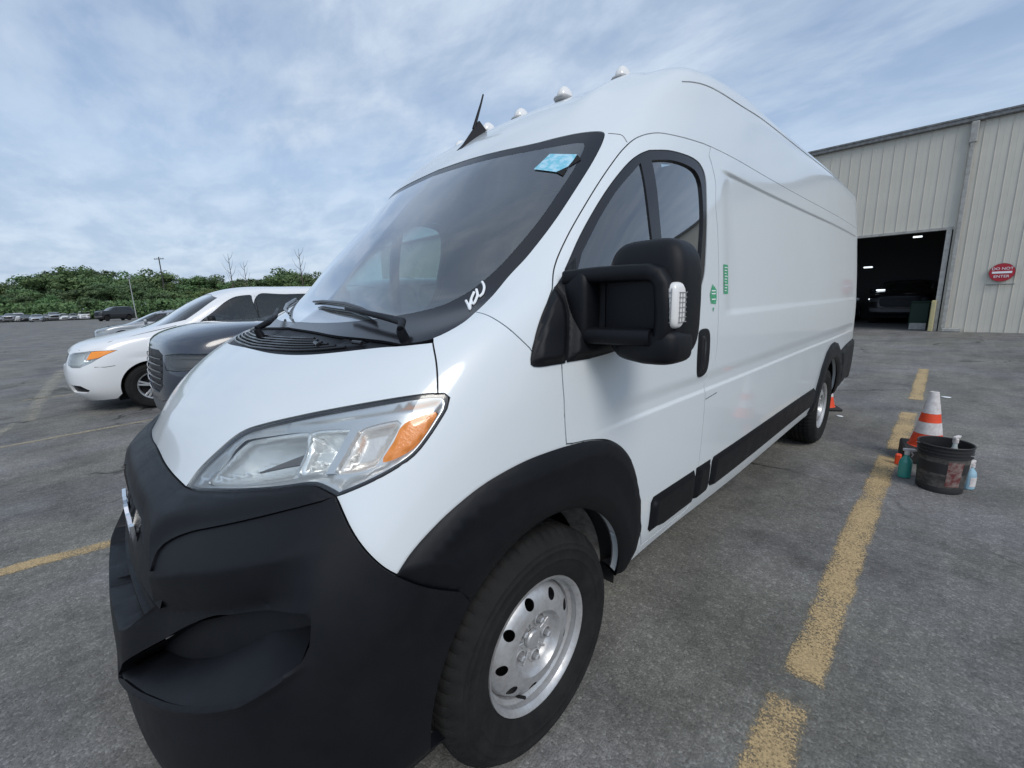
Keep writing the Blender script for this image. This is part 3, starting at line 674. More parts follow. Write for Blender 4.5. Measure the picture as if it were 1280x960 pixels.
VB.emit('mirror_base','black_plastic',van,VB.patch(sp1,.014,lambda u,v,P,d:.003+.020*sstep(d/.03),inset=.001,rim=.02))
VB.emit('mirror_base','black_plastic',van,VB.patch(sp2,.014,lambda u,v,P,d:.003+.024*sstep(d/.035),inset=.001,rim=.02))
# headlights
def hoff(o,edge=0.0): return lambda u,v,P,d: o+edge*sstep(d/.02)
for sg in (1,-1):
    hl_=VB.emit('headlight','lens_glass',van,VB.surf(uv,sub('hl'),inset=.003,rim=0,off=-.001,seam_u0=False),sides=(sg,))[0]
    def hp_(name,m,key,o,st=.012,e=0.0,rim=.0,rnd=True,fn=None):
        pl=crom(UV[key],.012,True) if rnd else np.array(UV[key])
        return VB.emit(name,m,hl_,VB.patch(pl,st,fn or hoff(o,e),inset=0,rim=rim),sides=(sg,))[0]
    # bezel: whole lamp area less the chambers
    ch=[crom(UV[k],.012,True) for k in ('hl_low','hl_mid','hl_block','hl_amber')]
    hb=thin(dens(HLC,.012),.009); hbi=thin(dens(inset_poly(hb,.0085),.012),.008); uvh,Th=VB.triangulate([hb,hbi]+ch,np.arange(.38,1.16,.014),np.arange(.77,1.03,.014),dom=[(.38,.77),(1.16,.77),(1.16,1.03),(.38,1.03)])
    ce=uvh[Th].mean(1); inn=inpoly(ce,hb); inch=np.zeros(len(ce),bool)
    for c_ in ch: inch|=inpoly(ce,c_)
    VB.emit('lamp_bezel','soft_chrome',hl_,VB.surf(uvh,Th[inn&~inch&inpoly(ce,hbi)].copy(),lambda u,v,P:-.010-.014*sstep((pdist(np.c_[u,v],hb)-.0085)/.025),inset=0,rim=.05,seam_u0=False),sides=(sg,))
    ring=Th[inn&~inpoly(ce,hbi)]
    VB.emit('lamp_seal','black_gloss',hl_,VB.surf(uvh,ring.copy(),lambda u,v,P:np.full(len(u),-.0035),inset=0,rim=0.02,seam_u0=False),sides=(sg,))
    bowl=lambda dep: (lambda u,v,P,d:-.03-dep*sstep(d/.075))
    hp_('reflector','reflector','hl_low',0,fn=lambda u,v,P,d:-.028-.075*sstep(d/.06))
    hp_('reflector','reflector','hl_mid',0,fn=lambda u,v,P,d:-.028-.06*sstep(d/.045))
    hp_('projector','projector','hl_block',0,fn=lambda u,v,P,d:-.030-.020*sstep(d/.03))
    hp_('turn_signal','amber','hl_amber',0,fn=lambda u,v,P,d:-.024+.006*sstep(d/.012),rim=.02)
    hp_('reflector_blade','cab_mid','hl_blade',-.04,rim=.01,rnd=False)
    hp_('divider','soft_chrome','hl_bar',-.012,rim=.02,rnd=False)
    # dark housing behind everything
    VB.emit('lamp_housing','dark_void',hl_,VB.patch(HLC,.03,lambda u,v,P,d:np.full(len(u),-.13),inset=0,rim=0),sides=(sg,))
# side mirrors
def side_mirror(sg):
    r=MB()
    r.blob((1.164,1.275,1.442),(.122,.086,.172),4.4,32,24,lambda v:(v[0]*(1-.08*max(0,v[2])**3),v[1]*(1-.12*max(0,v[2])**2),v[2]))
    head=r.build('side_mirror','black_plastic',van,ang=60)
    m=MB()
    def bar(pts,hw,hd):
        pts=[Vector(p) for p in pts]; V=[];F=[]
        n=len(pts)
        for i,p in enumerate(pts):
            d=(pts[min(i+1,n-1)]-pts[max(i-1,0)]).normalized(); a=Vector((0,1,0)); b=d.cross(a).normalized()
            for k in range(12):
                t=2*math.pi*k/12; c,s_=math.cos(t),math.sin(t); c=math.copysign(abs(c)**.55,c); s_=math.copysign(abs(s_)**.55,s_)
                V.append(p+a*c*hd+b*s_*hw)
        for i in range(n-1):
            for k in range(12): F.append((i*12+k,i*12+(k+1)%12,(i+1)*12+(k+1)%12,(i+1)*12+k))
        F.append(tuple(range(12))[::-1]); F.append(tuple((n-1)*12+k for k in range(12))); m.add(V,F)
    bar([(.955,1.15,1.517),(1.05,1.176,1.522),(1.14,1.188,1.522),(1.200,1.194,1.520),(1.226,1.198,1.510),(1.240,1.200,1.485),(1.245,1.20,1.42),(1.245,1.20,1.38),(1.242,1.20,1.355),(1.232,1.20,1.334),(1.212,1.20,1.322),(1.17,1.20,1.320)],.024,.042)
    bar([(.965,1.15,1.345),(1.06,1.170,1.345),(1.14,1.175,1.345),(1.22,1.185,1.345)],.025,.040)
    m.build('mirror_arm','black_plastic',head,ang=50)
    f=MB(); f.box((1.05,1.185,1.335),(1.235,1.23,1.52),bev=.012); f.build('mirror_inner_panel','black_plastic',head)
    l=MB(); l.blob((1.19,1.232,1.318),(.098,.075,.052),4.2,28,14,lambda v:(v[0],v[1],v[2]*(1-.25*max(0,-v[0])))); l.build('mirror_foot','black_plastic',head,ang=60)
    s=MB()
    s.blob((1.257,1.225,1.430),(.026,.055,.062),5,18,14); sig=s.build('mirror_signal_lamp','clear_plastic',head,ang=50)
    g=MB()
    for k in range(7):
        z=1.385+k*.013; g.box((1.2795,1.190,z),(1.2845,1.258,z+.0022)); g.box((1.238,1.1690,z),(1.270,1.1715,z+.0022))
    for k in range(5):
        y=1.192+k*.016; g.box((1.2795,y,1.385),(1.2845,y+.002,1.465)); g.box((1.238+k*.008,1.1690,1.378),(1.2395+k*.008,1.1715,1.475))
    g.build('lamp_grid','trim_lamp',head)
    p=MB(); p.blob((.985,1.16,1.43),(.050,.046,.108),4.5,20,14); p.build('mirror_hinge','black_plastic',head,ang=45)
    p=MB(); p.box((1.000,1.205,1.33),(1.082,1.228,1.515),bev=.006); p.build('mirror_post','cab_dark',head,ang=45)
    gl=MB(); gl.box((1.08,1.360,1.32),(1.235,1.366,1.55),bev=.0015); gl.build('mirror_glass','chrome',head)
    return head
hm=side_mirror(1)
def copy_mirror(o,parent):
    c=flip_x(o,parent)
    for ch_ in list(o.children): copy_mirror(ch_,c)
    return c
copy_mirror(hm,van)
# wipers
for k,(arm,bl) in enumerate(([[(.84,1.235),(.805,1.29),(.70,1.352),(.55,1.405),(.40,1.435)],[(.60,1.405),(.50,1.44),(.30,1.478),(.05,1.497),(-.08,1.50)]],[[(-.10,1.300),(-.13,1.34),(-.25,1.385),(-.42,1.415),(-.55,1.43)],[(-.22,1.425),(-.45,1.45),(-.62,1.475),(-.82,1.50)]])):
    a=MB(); a.tube([surf_pt(u_,v_,.030+.0*i) for i,(u_,v_) in enumerate(arm)],[.010,.012,.010,.008,.006],10); a.tube([surf_pt(*arm[0],-.02),surf_pt(*arm[0],.028)],[.017,.013],12)
    wa=a.build('wiper','black_plastic',van,ang=50)
    b=MB(); b.tube([surf_pt(u_,v_,.020) for u_,v_ in bl],[.004,.007,.009,.007,.004],8); b.tube([surf_pt(u_,v_,.008) for u_,v_ in bl],.004,6); b.build('wiper_blade','black_gloss',wa,ang=50)
# washer/antenna base cap and scuttle clips
for u_,v_ in ((.52,1.262),(.70,1.245)):
    c=MB(); c.tube([surf_pt(u_-.02,v_+.01,.004),surf_pt(u_+.02,v_-.004,.004)],.006,8); c.build('scuttle_clip','black_gloss',scut)
# shark-fin antenna on the roof
an=MB(); an.add([(-.022,1.50,2.185),(.022,1.50,2.185),(.03,1.66,2.298),(-.03,1.66,2.298),(0,1.525,2.215),(.006,1.635,2.345),(-.006,1.635,2.345)],[(0,1,4),(1,2,5,4),(2,3,6,5),(3,0,4,6),(4,5,6),(0,3,2,1)])
an.tube([(0,1.60,2.30),(0,1.655,2.43),(0,1.672,2.475)],[.009,.005,.004],8); an.build('antenna','black_plastic',van,ang=30)
# five clear marker lamps
for x_,y_ in ((.60,2.0),(.29,1.965),(0,1.95),(-.29,1.965),(-.60,2.0)):
    d=((VB.gp[:,0]-abs(x_))**2+(VB.gp[:,1]-y_)**2*1.0+np.where(VB.gp[:,2]<2.2,9,0)).argmin(); z_=VB.gp[d][2]
    l=MB(); l.blob((x_,y_,z_+.022),(.028,.048,.036),2.4,16,10,lambda v:(v[0]*(1-.25*v[2]),v[1]*(1-.3*v[2]),v[2])); ml=l.build('marker_lamp','clear_plastic',van,ang=60)
    b=MB(); b.blob((x_,y_,z_-.004),(.042,.066,.014),3,16,6); b.build('lamp_base','trim_lamp',ml,ang=60)
for sg in (1,-1):
    q=crom([(1.46,2.660),(1.6,2.695),(1.8,2.722),(2.2,2.75),(3.1,2.79),(4.3,2.83),(5.7,2.87),(6.2,2.875)],.05); P_,N_=VB.S(q[:,0],q[:,1]); t_=MB(); t_.tube([tuple((p+n*.0004)*np.array([sg,1,1])) for p,n in zip(P_,N_)],.0028,6); t_.build('roof_crease_shade','crease_shade_grey',van,ang=60)  # upper tube is no joint: its grey stands in for the shaded roof step
    q=crom([(1.155,2.235),(1.20,2.225),(1.26,2.205),(1.318,2.145)],.02); P_,N_=VB.S(q[:,0],q[:,1]); t_=MB(); t_.tube([tuple((p+n*.0002)*np.array([sg,1,1])) for p,n in zip(P_,N_)],.0014,5); t_.build('pillar_seam','seam_grey',van,ang=60)
# windscreen sticker, ink and door decals
st=VB.emit('paper_sticker','blue_paper',van,VB.patch(dens(UV['paper'],.02),.02,lambda u,v,P,d:np.full(len(u),.002),inset=0,rim=0),sides=(1,))[0]
VB.emit('sticker_backing','dark_void',st,VB.patch(dens(UV['dark1'],.02),.02,lambda u,v,P,d:np.full(len(u),.0012),inset=0,rim=0),sides=(1,))
VB.emit('sticker_backing','dark_void',st,VB.patch(dens(UV['dark2'],.02),.02,lambda u,v,P,d:np.full(len(u),.0012),inset=0,rim=0),sides=(1,))
ink=MB()
for kx in ('ink1','ink2','ink3'):
    q=crom(UV[kx],.008); ink.tube([surf_pt(a_,b_,.001) for a_,b_ in q],.0042,6)
ink.build('handwritten_letters','white_ink',van)
def decal(name,pts,m='green_print',off=.0015,sides=(1,),parent=van):
    return VB.emit(name,m,parent,VB.patch(dens(YZ(pts),.02),.02,lambda u,v,P,d:side_disp(u,v,P)+off,inset=0,rim=0),sides=sides)[0]
g1=decal('green_label',[(2.252,1.455),(2.325,1.455),(2.325,1.592),(2.252,1.592)])
for k in range(9):
    z=1.468+k*.0135; decal('print_line',[(2.262,z),(2.29+.022*((k*7)%3)/2,z),(2.29+.022*((k*7)%3)/2,z+.004),(2.262,z+.004)],'white_ink',.003,parent=g1)
g2=decal('green_emblem',[(2.10,1.415),(2.155,1.41),(2.165,1.435),(2.165,1.475),(2.145,1.487),(2.12,1.50),(2.105,1.48),(2.09,1.455)])
for z in (1.43,1.455,1.468): decal('print_line',[(2.105,z),(2.15,z),(2.15,z+.005),(2.105,z+.005)],'white_ink',.003,parent=g2)
decal('green_arrow',[(2.118,1.395),(2.138,1.395),(2.122,1.375)])
# little fuel-flap cut line
decal('flap_line',[(2.07,.975),(2.20,.985),(2.20,.989),(2.07,.979)],'seam_grey')
# inner lining (cab trim, also closes the panel gaps)
skip=('arch_front','arch_rear','g_main','g_quarter','wsin','ws','hl','bumper','surround','scuttle')
tin=T[~np.isin(lab,skip)&(cen[:,1]<2.45)]
tt=tin[(VB.pos(np.clip(uv[tin].mean(1)[:,0],0,VB.U),np.clip(uv[tin].mean(1)[:,1],0,VB.V))[:,2]<2.5)]
VB.emit('inner_lining','cab_mid',van,VB.surf(uv,tt.copy(),lambda u,v,P:np.full(len(u),-.034),inset=0,rim=0),join=True)
# rear face
zs=[r[12][2] for r in VNET[:-2]]; ws_=[r[12][0] for r in VNET[:-2]]
rfm=MB(); V=[(x,6.299,z) for x,z in zip(ws_,zs)]+[(-x,6.299,z) for x,z in zip(ws_[::-1],zs[::-1])]; rfm.add(V,[tuple(range(len(V)))[::-1]])
rfm.build('rear_frame','cab_mid',van)
for sg in (1,-1):
    d=MB(); a,b=sorted((sg*.01,sg*.80)); d.box((a,6.30,.62),(b,6.33,2.36),bev=.01); rd=d.build('rear_door',WP,van)
    h=MB(); x=sg*.08; h.box((x-.03,6.33,1.2),(x+.03,6.36,1.35),bev=.006); h.build('handle','black_plastic',rd)
    t=MB(); a,b=sorted((sg*.84,sg*.93)); t.box((a,6.29,.95),(b,6.325,1.45),bev=.01); t.build('tail_light','amber',van)
rb_=MB(); rb_.box((-.93,6.28,.40),(.93,6.40,.60),bev=.02); rb_.build('rear_bumper','black_plastic',van)
# underbody, wheel housings, bulkhead
ub=MB(); ub.box((-.60,.25,.34),(.60,6.2,.50)); ub.box((-.9,1.5,.44),(.9,4.4,.50)); ub.box((-.9,5.5,.46),(.9,6.2,.52)); ub.build('underbody','dark_void',van)
lowf=MB(); lowf.box((-.72,.17,.17),(.72,.62,.22),bev=.01); lowf.build('front_undertray','black_plastic',van)
skid=MB(); skid.tube([(.62,.26,.20),(.66,.24,.155)],.012,8); skid.build('tow_eye','chrome',van)
for sg in (1,-1):
    for cyw in (.955,4.983):
        h=MB(); V=[];F=[]; n=28
        for i in range(n+1):
            a=R(-8+196*i/n)
            for x in (.62,.965): V.append((sg*x,cyw+.455*math.cos(a),.40+.455*math.sin(a)))
        for i in range(n): F.append((2*i,2*i+1,2*i+3,2*i+2))
        c=len(V); V+=[(sg*.62,cyw+.455*math.cos(R(-8+196*i/n)),.40+.455*math.sin(R(-8+196*i/n))) for i in range(n+1)]; F.append(tuple(range(c,c+n+1)))
        h.add(V,F); wl=h.build('wheel_housing','well_liner',van)
        if cyw<1:
            k=MB(); V=[];F=[]
            for i in range(13):
                a=R(3+46*i/12)
                for x,rr in ((.915,.432),(.885,.420),(.83,.39)): V.append((sg*x,cyw+rr*math.cos(a),.40+rr*math.sin(a)))
            for i in range(12):
                for j in range(2): F.append((3*i+j,3*i+j+1,3*i+j+4,3*i+j+3))
            k.add(V,F); k.build('inner_fender','dusty_metal',wl,ang=60)
# cab interior
dash=MB(); V=[];F=[]
prof=[(.80,1.36),(.95,1.395),(1.10,1.40),(1.25,1.37),(1.33,1.29),(1.36,1.15),(1.38,.95)]
for i,(y,z) in enumerate(prof):
    for x in np.linspace(-.86,.86,13): V.append((x,y-.0+.12*(x/.86)**2*(1 if y<1.2 else .3),z+(.035*math.exp(-((x-.42)/.2)**2) if .9<y<1.3 else 0)))
for i in range(len(prof)-1):
    for k in range(12): F.append((i*13+k,i*13+k+1,(i+1)*13+k+1,(i+1)*13+k))
dash.add(V,F); dash.build('dashboard','cab_dark',van,ang=60)
sw=MB(); c=Vector((.42,1.42,1.25)); ax=Vector((0,.85,.52)).normalized(); e1=Vector((1,0,0)); e2=ax.cross(e1)
ring=[c+(e1*math.cos(2*math.pi*k/24)+e2*math.sin(2*math.pi*k/24))*.19 for k in range(25)]
sw.tube(ring,.015,8,False); sw.tube([c-e1*.18,c,c+e1*.18],.013,6); sw.tube([c-ax*.25,c],.03,8); sw.build('steering_wheel','cab_dark',van,ang=60)
for x_,w_ in ((.45,.24),(-.42,.26)):
    s=MB(); s.blob((x_,1.80,.98),(w_,.26,.10),4,16,10); s.blob((x_,2.08,1.35),(w_*.95,.09,.36),4,16,12,lambda v:(v[0]*(1-.12*max(v[2],0)),v[1]+.35*v[2],v[2])); s.blob((x_,2.15,1.80),(.13,.05,.10),3.5,14,10); s.build('seat','seat_cloth',van,ang=60)
bk=MB(); bk.box((-.84,2.36,.5),(.84,2.40,2.12)); bk.box((-.58,.9,.52),(.58,1.5,.60)); bk.box((-.93,1.5,.52),(.93,2.38,.60)); bk.build('bulkhead','cab_mid',van)
# ------------------------------------------------------------------ wheels
def disc_with_holes(R0,R1,holes,prof,n=64,step=.012,rings=()):
    """flat ring with round holes, given depth by prof(r)"""
    pts=[];ed=[]
    def loop(cx_,cy__,r,k):
        b=len(pts)
        for i in range(k): t=2*math.pi*i/k; pts.append((cx_+r*math.cos(t),cy__+r*math.sin(t)))
        ed.extend((b+i,b+(i+1)%k) for i in range(k))
    loop(0,0,R1,n)
    if R0>0: loop(0,0,R0,n//2)
    for (a,r,h) in holes: loop(r*math.cos(a),r*math.sin(a),h,16)
    for q_ in rings: loop(0,0,q_,72)
    r=R0+step if R0>0 else step
    while r<R1-step*.6:
        k=max(8,int(2*math.pi*r/step))
        for i in range(k):
            t=2*math.pi*i/k+r*7; q=(r*math.cos(t),r*math.sin(t))
            if all(abs(r-q_)>.003 for q_ in rings) and all(abs(math.hypot(q[0]-b*math.cos(a),q[1]-b*math.sin(a))-h)>.006 for a,b,h in holes): pts.append(q)
        r+=step
    vo,_,fo,_,_,_=delaunay_2d_cdt([Vector(p) for p in pts],ed,[],0,1e-6)
    F=[]
    for f in fo:
        c=sum((Vector(vo[i]) for i in f),Vector((0,0)))/len(f); rr=c.length
        if rr>R1 or rr<R0: continue
        if any(math.hypot(c.x-b*math.cos(a),c.y-b*math.sin(a))<h for a,b,h in holes): continue
        F.append(tuple(f))
    V=[(prof(v.length),v.x,v.y) for v in vo]
    return V,F
def make_wheel(name='wheel',rt=.372,wt=.235,rr=.219,holes=9,style='steel'):
    """axis +x = outboard, centre of outer rim plane at x=0"""
    root=bpy.data.objects.new(name,None); COL.objects.link(root); root.empty_display_size=.1
    t=MB(); n=256; sh=rt-rr
    prof=[(rr-.012,-.012),(rr+.006,.0),(rr+.02,.010),(rr+.05,.017),(rr+sh*.40,.0185),(rr+sh*.42,.0205),(rr+sh*.44,.019),(rr+sh*.60,.019),(rr+sh*.63,.0215),(rr+sh*.67,.018),(rr+sh*.72,.0165),(rr+sh*.74,.0175),(rr+sh*.80,.012),(rt-.016,-.004),(rt-.006,-.014),(rt,-.028)]
    xs=[-.028]
    for g_ in (.066,.102,.138,.174):
        prof+=[(rt,-g_+.005),(rt-.008,-g_+.003),(rt-.008,-g_-.003),(rt,-g_-.005)]
    prof+=[(rt,-wt+.03),(rt-.006,-wt+.016),(rt-.03,-wt),(rr+.04,-wt-.01),(rr-.012,-wt+.02)]
    V=[];F=[]
    for i,(r_,h_) in enumerate(prof):
        for k in range(n):
            a=2*math.pi*k/n; q=r_
            ph=k%4
            if 13<=i<=15 and ph==0: q-=.005
            if i>15 and i<len(prof)-3 and ph==(i//4)%4: q-=.006
            if 2<=i<=6 and False: q+=0
            V.append((h_,q*math.cos(a),q*math.sin(a)))
    for i in range(len(prof)-1):
        for k in range(n): F.append((i*n+k,(i+1)*n+k,(i+1)*n+(k+1)%n,i*n+(k+1)%n))
    t.add(V,F); tyre=t.build('tyre','black_rubber',root,ang=32)
    if style=='steel':
        rim=MB()
        rp=[(rr-.016,-.014),(rr-.006,-.001),(rr,.002),(rr+.001,-.003),(rr-.004,-.008),(rr-.012,-.012),(rr-.016,-.024),(rr-.016,-.034),(rr-.028,-.042),(rr-.029,-.055),(rr-.034,-.09),(rr-.034,-wt)]
        rim.lathe(rp,72,axis='x'); rim_=rim.build('rim','steel_silver',root,ang=30)
        def pf(r):
            pts=[(0,-.044),(.045,-.044),(.084,-.044),(.090,-.038),(.100,-.013),(.106,-.006),(.117,-.007),(.135,-.009),(.158,-.019),(.176,-.034),(rr-.030,-.058)]
            return float(np.interp(r,[p[0] for p in pts],[p[1] for p in pts]))
        hs=[(R(100.8+k*360/holes),.153,.0175) for k in range(holes)]
        Vd,Fd=disc_with_holes(.030,rr-.031,hs,pf,96,.008,(.043,.084,.090,.100,.106,.117,.176))
        d=MB(); d.add(Vd,Fd); dk=d.build('wheel_disc','steel_silver',root,ang=28)
        bk=MB(); bk.lathe([(rr-.05,-.115),(.0,-.115)],24,axis='x'); bk.build('brake_drum','dark_void',root)
        for k in range(5):
            a=R(60+72*k); c=(-.038,.065*math.cos(a),.065*math.sin(a))
            nb=MB()
            M=Matrix.Translation(c); nb.lathe([(.024,-.006),(.022,.004),(.019,.006),(.0165,.0),(.0165,-.006)],18,M,'x'); nb.lathe([(.011,0),(.011,.018),(.007,.022),(0,.022)],6,M,'x'); nb.build('lug_nut','steel_silver',root,ang=30)
            rb2=MB(); b=R(60+36+72*k); M2=Matrix.Rotation(b,4,'X'); rb2.box((-.040,.040,-.004),(-.034,.086,.004),M2,bev=.002); rb2.build('rib','steel_silver',root)
        hb=MB(); hb.lathe([(.031,-.042),(.031,-.032),(.027,-.027),(.012,-.025),(0,-.025)],24,axis='x'); hb.build('hub_cap','steel_silver',root,ang=30)
        vv=MB(); a=R(-112); vv.tube([(-.045,(rr-.03)*math.cos(a),(rr-.03)*math.sin(a)),(-.012,(rr-.045)*math.cos(a),(rr-.045)*math.sin(a))],.005,8); vv.build('valve','black_rubber',root)
    else:
        rim=MB(); rim.lathe([(rr-.02,-.02),(rr-.004,-.002),(rr,-.006),(rr-.014,-.014),(rr-.02,-.03),(rr-.03,-.09)],48,axis='x'); rim_=rim.build('rim','soft_chrome',root,ang=30)
        sp=MB()
        for k in range(5):
            a=R(90+72*k)
            for da in (-.13,.13):
                M=Matrix.Rotation(a+da,4,'X'); sp.box((-.035,.03,-.014),(-.012,rr-.015,.014),M,bev=.004)
        sp.lathe([(.055,-.04),(.055,-.012),(.03,-.008),(0,-.008)],20,axis='x'); sp.build('spoke','soft_chrome',root,ang=30)
        bk=MB(); bk.lathe([(rr-.03,-.09),(.0,-.09)],24,axis='x'); bk.build('brake_drum','dark_void',root)
    return root
def copy_tree(o,parent=None,name=None):
    c=o.copy(); COL.objects.link(c); c.parent=parent
    for ch_ in list(o.children): copy_tree(ch_,c)
    return c
w0=make_wheel()
for i,(x_,y_,rz) in enumerate(((.988,.948,0),(-.988,.948,math.pi),(.990,4.983,0),(-.990,4.983,math.pi))):
    q=w0 if i==0 else copy_tree(w0)
    q.parent=van; q.location=(x_,y_,.372); q.rotation_euler=(0.0,0,rz)
# ------------------------------------------------------------------ ground
def asphalt():
    m=bpy.data.materials.new('asphalt'); m.use_nodes=True; t=m.node_tree; p=t.nodes['Principled BSDF']; g=nd(t,'ShaderNodeTexCoord')
    def noise(sc,det=5.,ro=.6,dist=0.,vec=None):
        n=nd(t,'ShaderNodeTexNoise',i_Scale=sc,i_Detail=det,i_Roughness=ro,i_Distortion=dist)
        if vec is None: lk(t,g,'Object',n,'Vector')
        else: t.links.new(vec,n.inputs['Vector'])
        return n.outputs[0]
    fine=noise(170,3,.75); mid=noise(16,6,.7); big=noise(.55,6,.62,.6); pat=noise(1.9,5,.6,.4)
    mp=nd(t,'ShaderNodeMapping'); mp.inputs['Scale'].default_value=(1.6,.22,1); mp.inputs['Rotation'].default_value=(0,0,R(62)); lk(t,g,'Object',mp,0)
    streak=noise(2.2,6,.65,.3,mp.outputs[0])
    c=mth(t,'ADD',mth(t,'MULTIPLY',ramp(t,big,[(.3,0.),(.7,1.)]),bv=.066),bv=.100)
    c=mth(t,'ADD',c,mth(t,'MULTIPLY',ramp(t,pat,[(.32,0.),(.62,1.)]),bv=.050))
    c=mth(t,'ADD',c,mth(t,'MULTIPLY',ramp(t,streak,[(.38,0.),(.66,1.)]),bv=.030))
    c=mth(t,'MULTIPLY',c,ramp(t,mid,[(.25,.80),(.75,1.16)]))
    v=nd(t,'ShaderNodeTexVoronoi',i_Scale=105.0); lk(t,g,'Object',v,'Vector')
    st=nd(t,'ShaderNodeSeparateColor'); lk(t,v,'Color',st,0)
    stone=ramp(t,st.outputs[0],[(.0,.78),(.45,.94),(.84,1.10),(.97,1.42)],'LINEAR')
    c=mth(t,'MULTIPLY',c,stone); c=mth(t,'MULTIPLY',c,ramp(t,fine,[(.25,.72),(.75,1.26)]))
    # cracks
    wv=nd(t,'ShaderNodeMixRGB',blend_type='ADD'); wv.inputs[0].default_value=.35
    nv=nd(t,'ShaderNodeTexNoise',i_Scale=2.5,i_Detail=4.0); lk(t,g,'Object',nv,'Vector'); lk(t,g,'Object',wv,1); lk(t,nv,'Color',wv,2)
    cv=nd(t,'ShaderNodeTexVoronoi',feature='DISTANCE_TO_EDGE',i_Scale=.42); lk(t,wv,0,cv,'Vector')
    ck=ramp(t,cv.outputs[0],[(.0,1.),(.009,0.)],'LINEAR'); msk=ramp(t,noise(.35,3),[(.46,0.),(.56,1.)])
    crack=mth(t,'MULTIPLY',ck,msk); c=mth(t,'MULTIPLY',c,mth(t,'SUBTRACT',b=mth(t,'MULTIPLY',crack,bv=.72),av=1.0))
    # oil spots
    oil=ramp(t,noise(1.15,3,.5,.2),[(.62,0.),(.72,1.)]); c=mth(t,'MULTIPLY',c,mth(t,'SUBTRACT',b=mth(t,'MULTIPLY',oil,bv=.35),av=1.0))
    wm=ramp(t,noise(.8,4,.55,.3),[(.35,.86),(.68,.97)])
    cc=nd(t,'ShaderNodeCombineColor'); t.links.new(c,cc.inputs[0]); t.links.new(mth(t,'MULTIPLY',c,bv=.975),cc.inputs[1]); t.links.new(mth(t,'MULTIPLY',c,b=wm),cc.inputs[2])
    lk(t,cc,0,p,'Base Color'); p.inputs['Roughness'].default_value=.86; p.inputs['Specular IOR Level'].default_value=.35
    h=mth(t,'ADD',mth(t,'MULTIPLY',v.outputs['Distance'],bv=-.6),mth(t,'MULTIPLY',fine,bv=.5)); h=mth(t,'SUBTRACT',h,mth(t,'MULTIPLY',crack,bv=1.5))
    b=nd(t,'ShaderNodeBump',i_Strength=.8,i_Distance=.004); t.links.new(h,b.inputs['Height']); lk(t,b,0,p,'Normal'); MT['asphalt']=m
asphalt()
def paint_line(name,col,wear,keep=.5):
    m=bpy.data.materials.new(name); m.use_nodes=True; t=m.node_tree; p=t.nodes['Principled BSDF']; g=nd(t,'ShaderNodeTexCoord')
    n1=nd(t,'ShaderNodeTexNoise',i_Scale=130.0,i_Detail=4.0,i_Roughness=.8); lk(t,g,'Object',n1,'Vector')
    n2=nd(t,'ShaderNodeTexNoise',i_Scale=3.0,i_Detail=5.0,i_Roughness=.6); lk(t,g,'Object',n2,'Vector')
    at=nd(t,'ShaderNodeAttribute',attribute_name='edge')
    s=mth(t,'ADD',mth(t,'MULTIPLY',n1.outputs[0],bv=.62),mth(t,'MULTIPLY',n2.outputs[0],bv=.38))
    s=mth(t,'SUBTRACT',s,mth(t,'MULTIPLY',mth(t,'SUBTRACT',b=at.outputs['Fac'],av=1.0),bv=.16))
    a=ramp(t,s,[(wear-.07,0.),(wear+.03,1.)],'LINEAR'); t.links.new(mth(t,'MULTIPLY',a,bv=keep),p.inputs['Alpha'])
    f=ramp(t,n1.outputs[0],[(.3,0.),(.7,1.)])
    x=nd(t,'ShaderNodeMixRGB'); t.links.new(f,x.inputs[0]); x.inputs[1].default_value=(*[c*.5 for c in col],1); x.inputs[2].default_value=(*[min(1,c*1.15) for c in col],1); lk(t,x,0,p,'Base Color')
    p.inputs['Roughness'].default_value=.85
    b=nd(t,'ShaderNodeBump',i_Strength=.7,i_Distance=.003); lk(t,n1,0,b,'Height'); lk(t,b,0,p,'Normal'); MT[name]=m
paint_line('yellow_line_paint',(.56,.41,.215),.45,.93); paint_line('faded_line_paint',(.50,.43,.29),.47,.75); paint_line('very_faded_paint',(.46,.43,.35),.50,.7)
gm=MB(); gm.add([(-900,-900,0),(900,-900,0),(900,900,0),(-900,900,0)],[(0,1,2,3)]); tag(gm.build('parking_lot','asphalt'),'dark grey weathered asphalt of the large parking lot','ground',kind='structure')
def stripe(pts,m,label,z=.004,jit=.003):
    b=MB(); L=[];Rr=[]
    for i,(a,bq) in enumerate(zip(pts[:-1],pts[1:])):
        a_=np.array(a[:2]);b_=np.array(bq[:2]); k=max(1,int(np.linalg.norm(b_-a_)/.025)); d=(b_-a_)/np.linalg.norm(b_-a_); n_=np.array([-d[1],d[0]])
        for j in range(k+(i==len(pts)-2)):
            t_=j/k; c_=a_+(b_-a_)*t_; w_=(a[2]+(bq[2]-a[2])*t_)*.58
            L.append(c_+n_*(w_+random.uniform(-jit,jit)));Rr.append(c_-n_*(w_+random.uniform(-jit,jit)))
    dd=(L[1]-L[0])/max(np.linalg.norm(L[1]-L[0]),1e-9)
    mid=[]
    for k_ in range(len(L)):
        mid.append([L[k_]*(1-t)+Rr[k_]*t for t in (0,.14,.4,.6,.86,1)])
    for e_,sg in ((0,-1),(len(L)-1,1)):
        mid[e_]=[p+dd*sg*random.uniform(-.012,.022) for p in mid[e_]]
    V=[(p[0],p[1],z) for row in mid for p in row]; n=len(L)
    b.add(V,[(6*i+k+1,6*i+6+k+1,6*i+6+k,6*i+k) for i in range(n-1) for k in range(5)]); o=b.build('parking_line',m)
    ea=o.data.attributes.new('edge','FLOAT','POINT')
    for i in range(n):
        for k,e_ in enumerate((0,.75,1,1,.75,0)): ea.data[6*i+k].value=min(e_,i/3,(n-1-i)/3,1)
    tag(o,label,'parking line',kind='structure'); return o
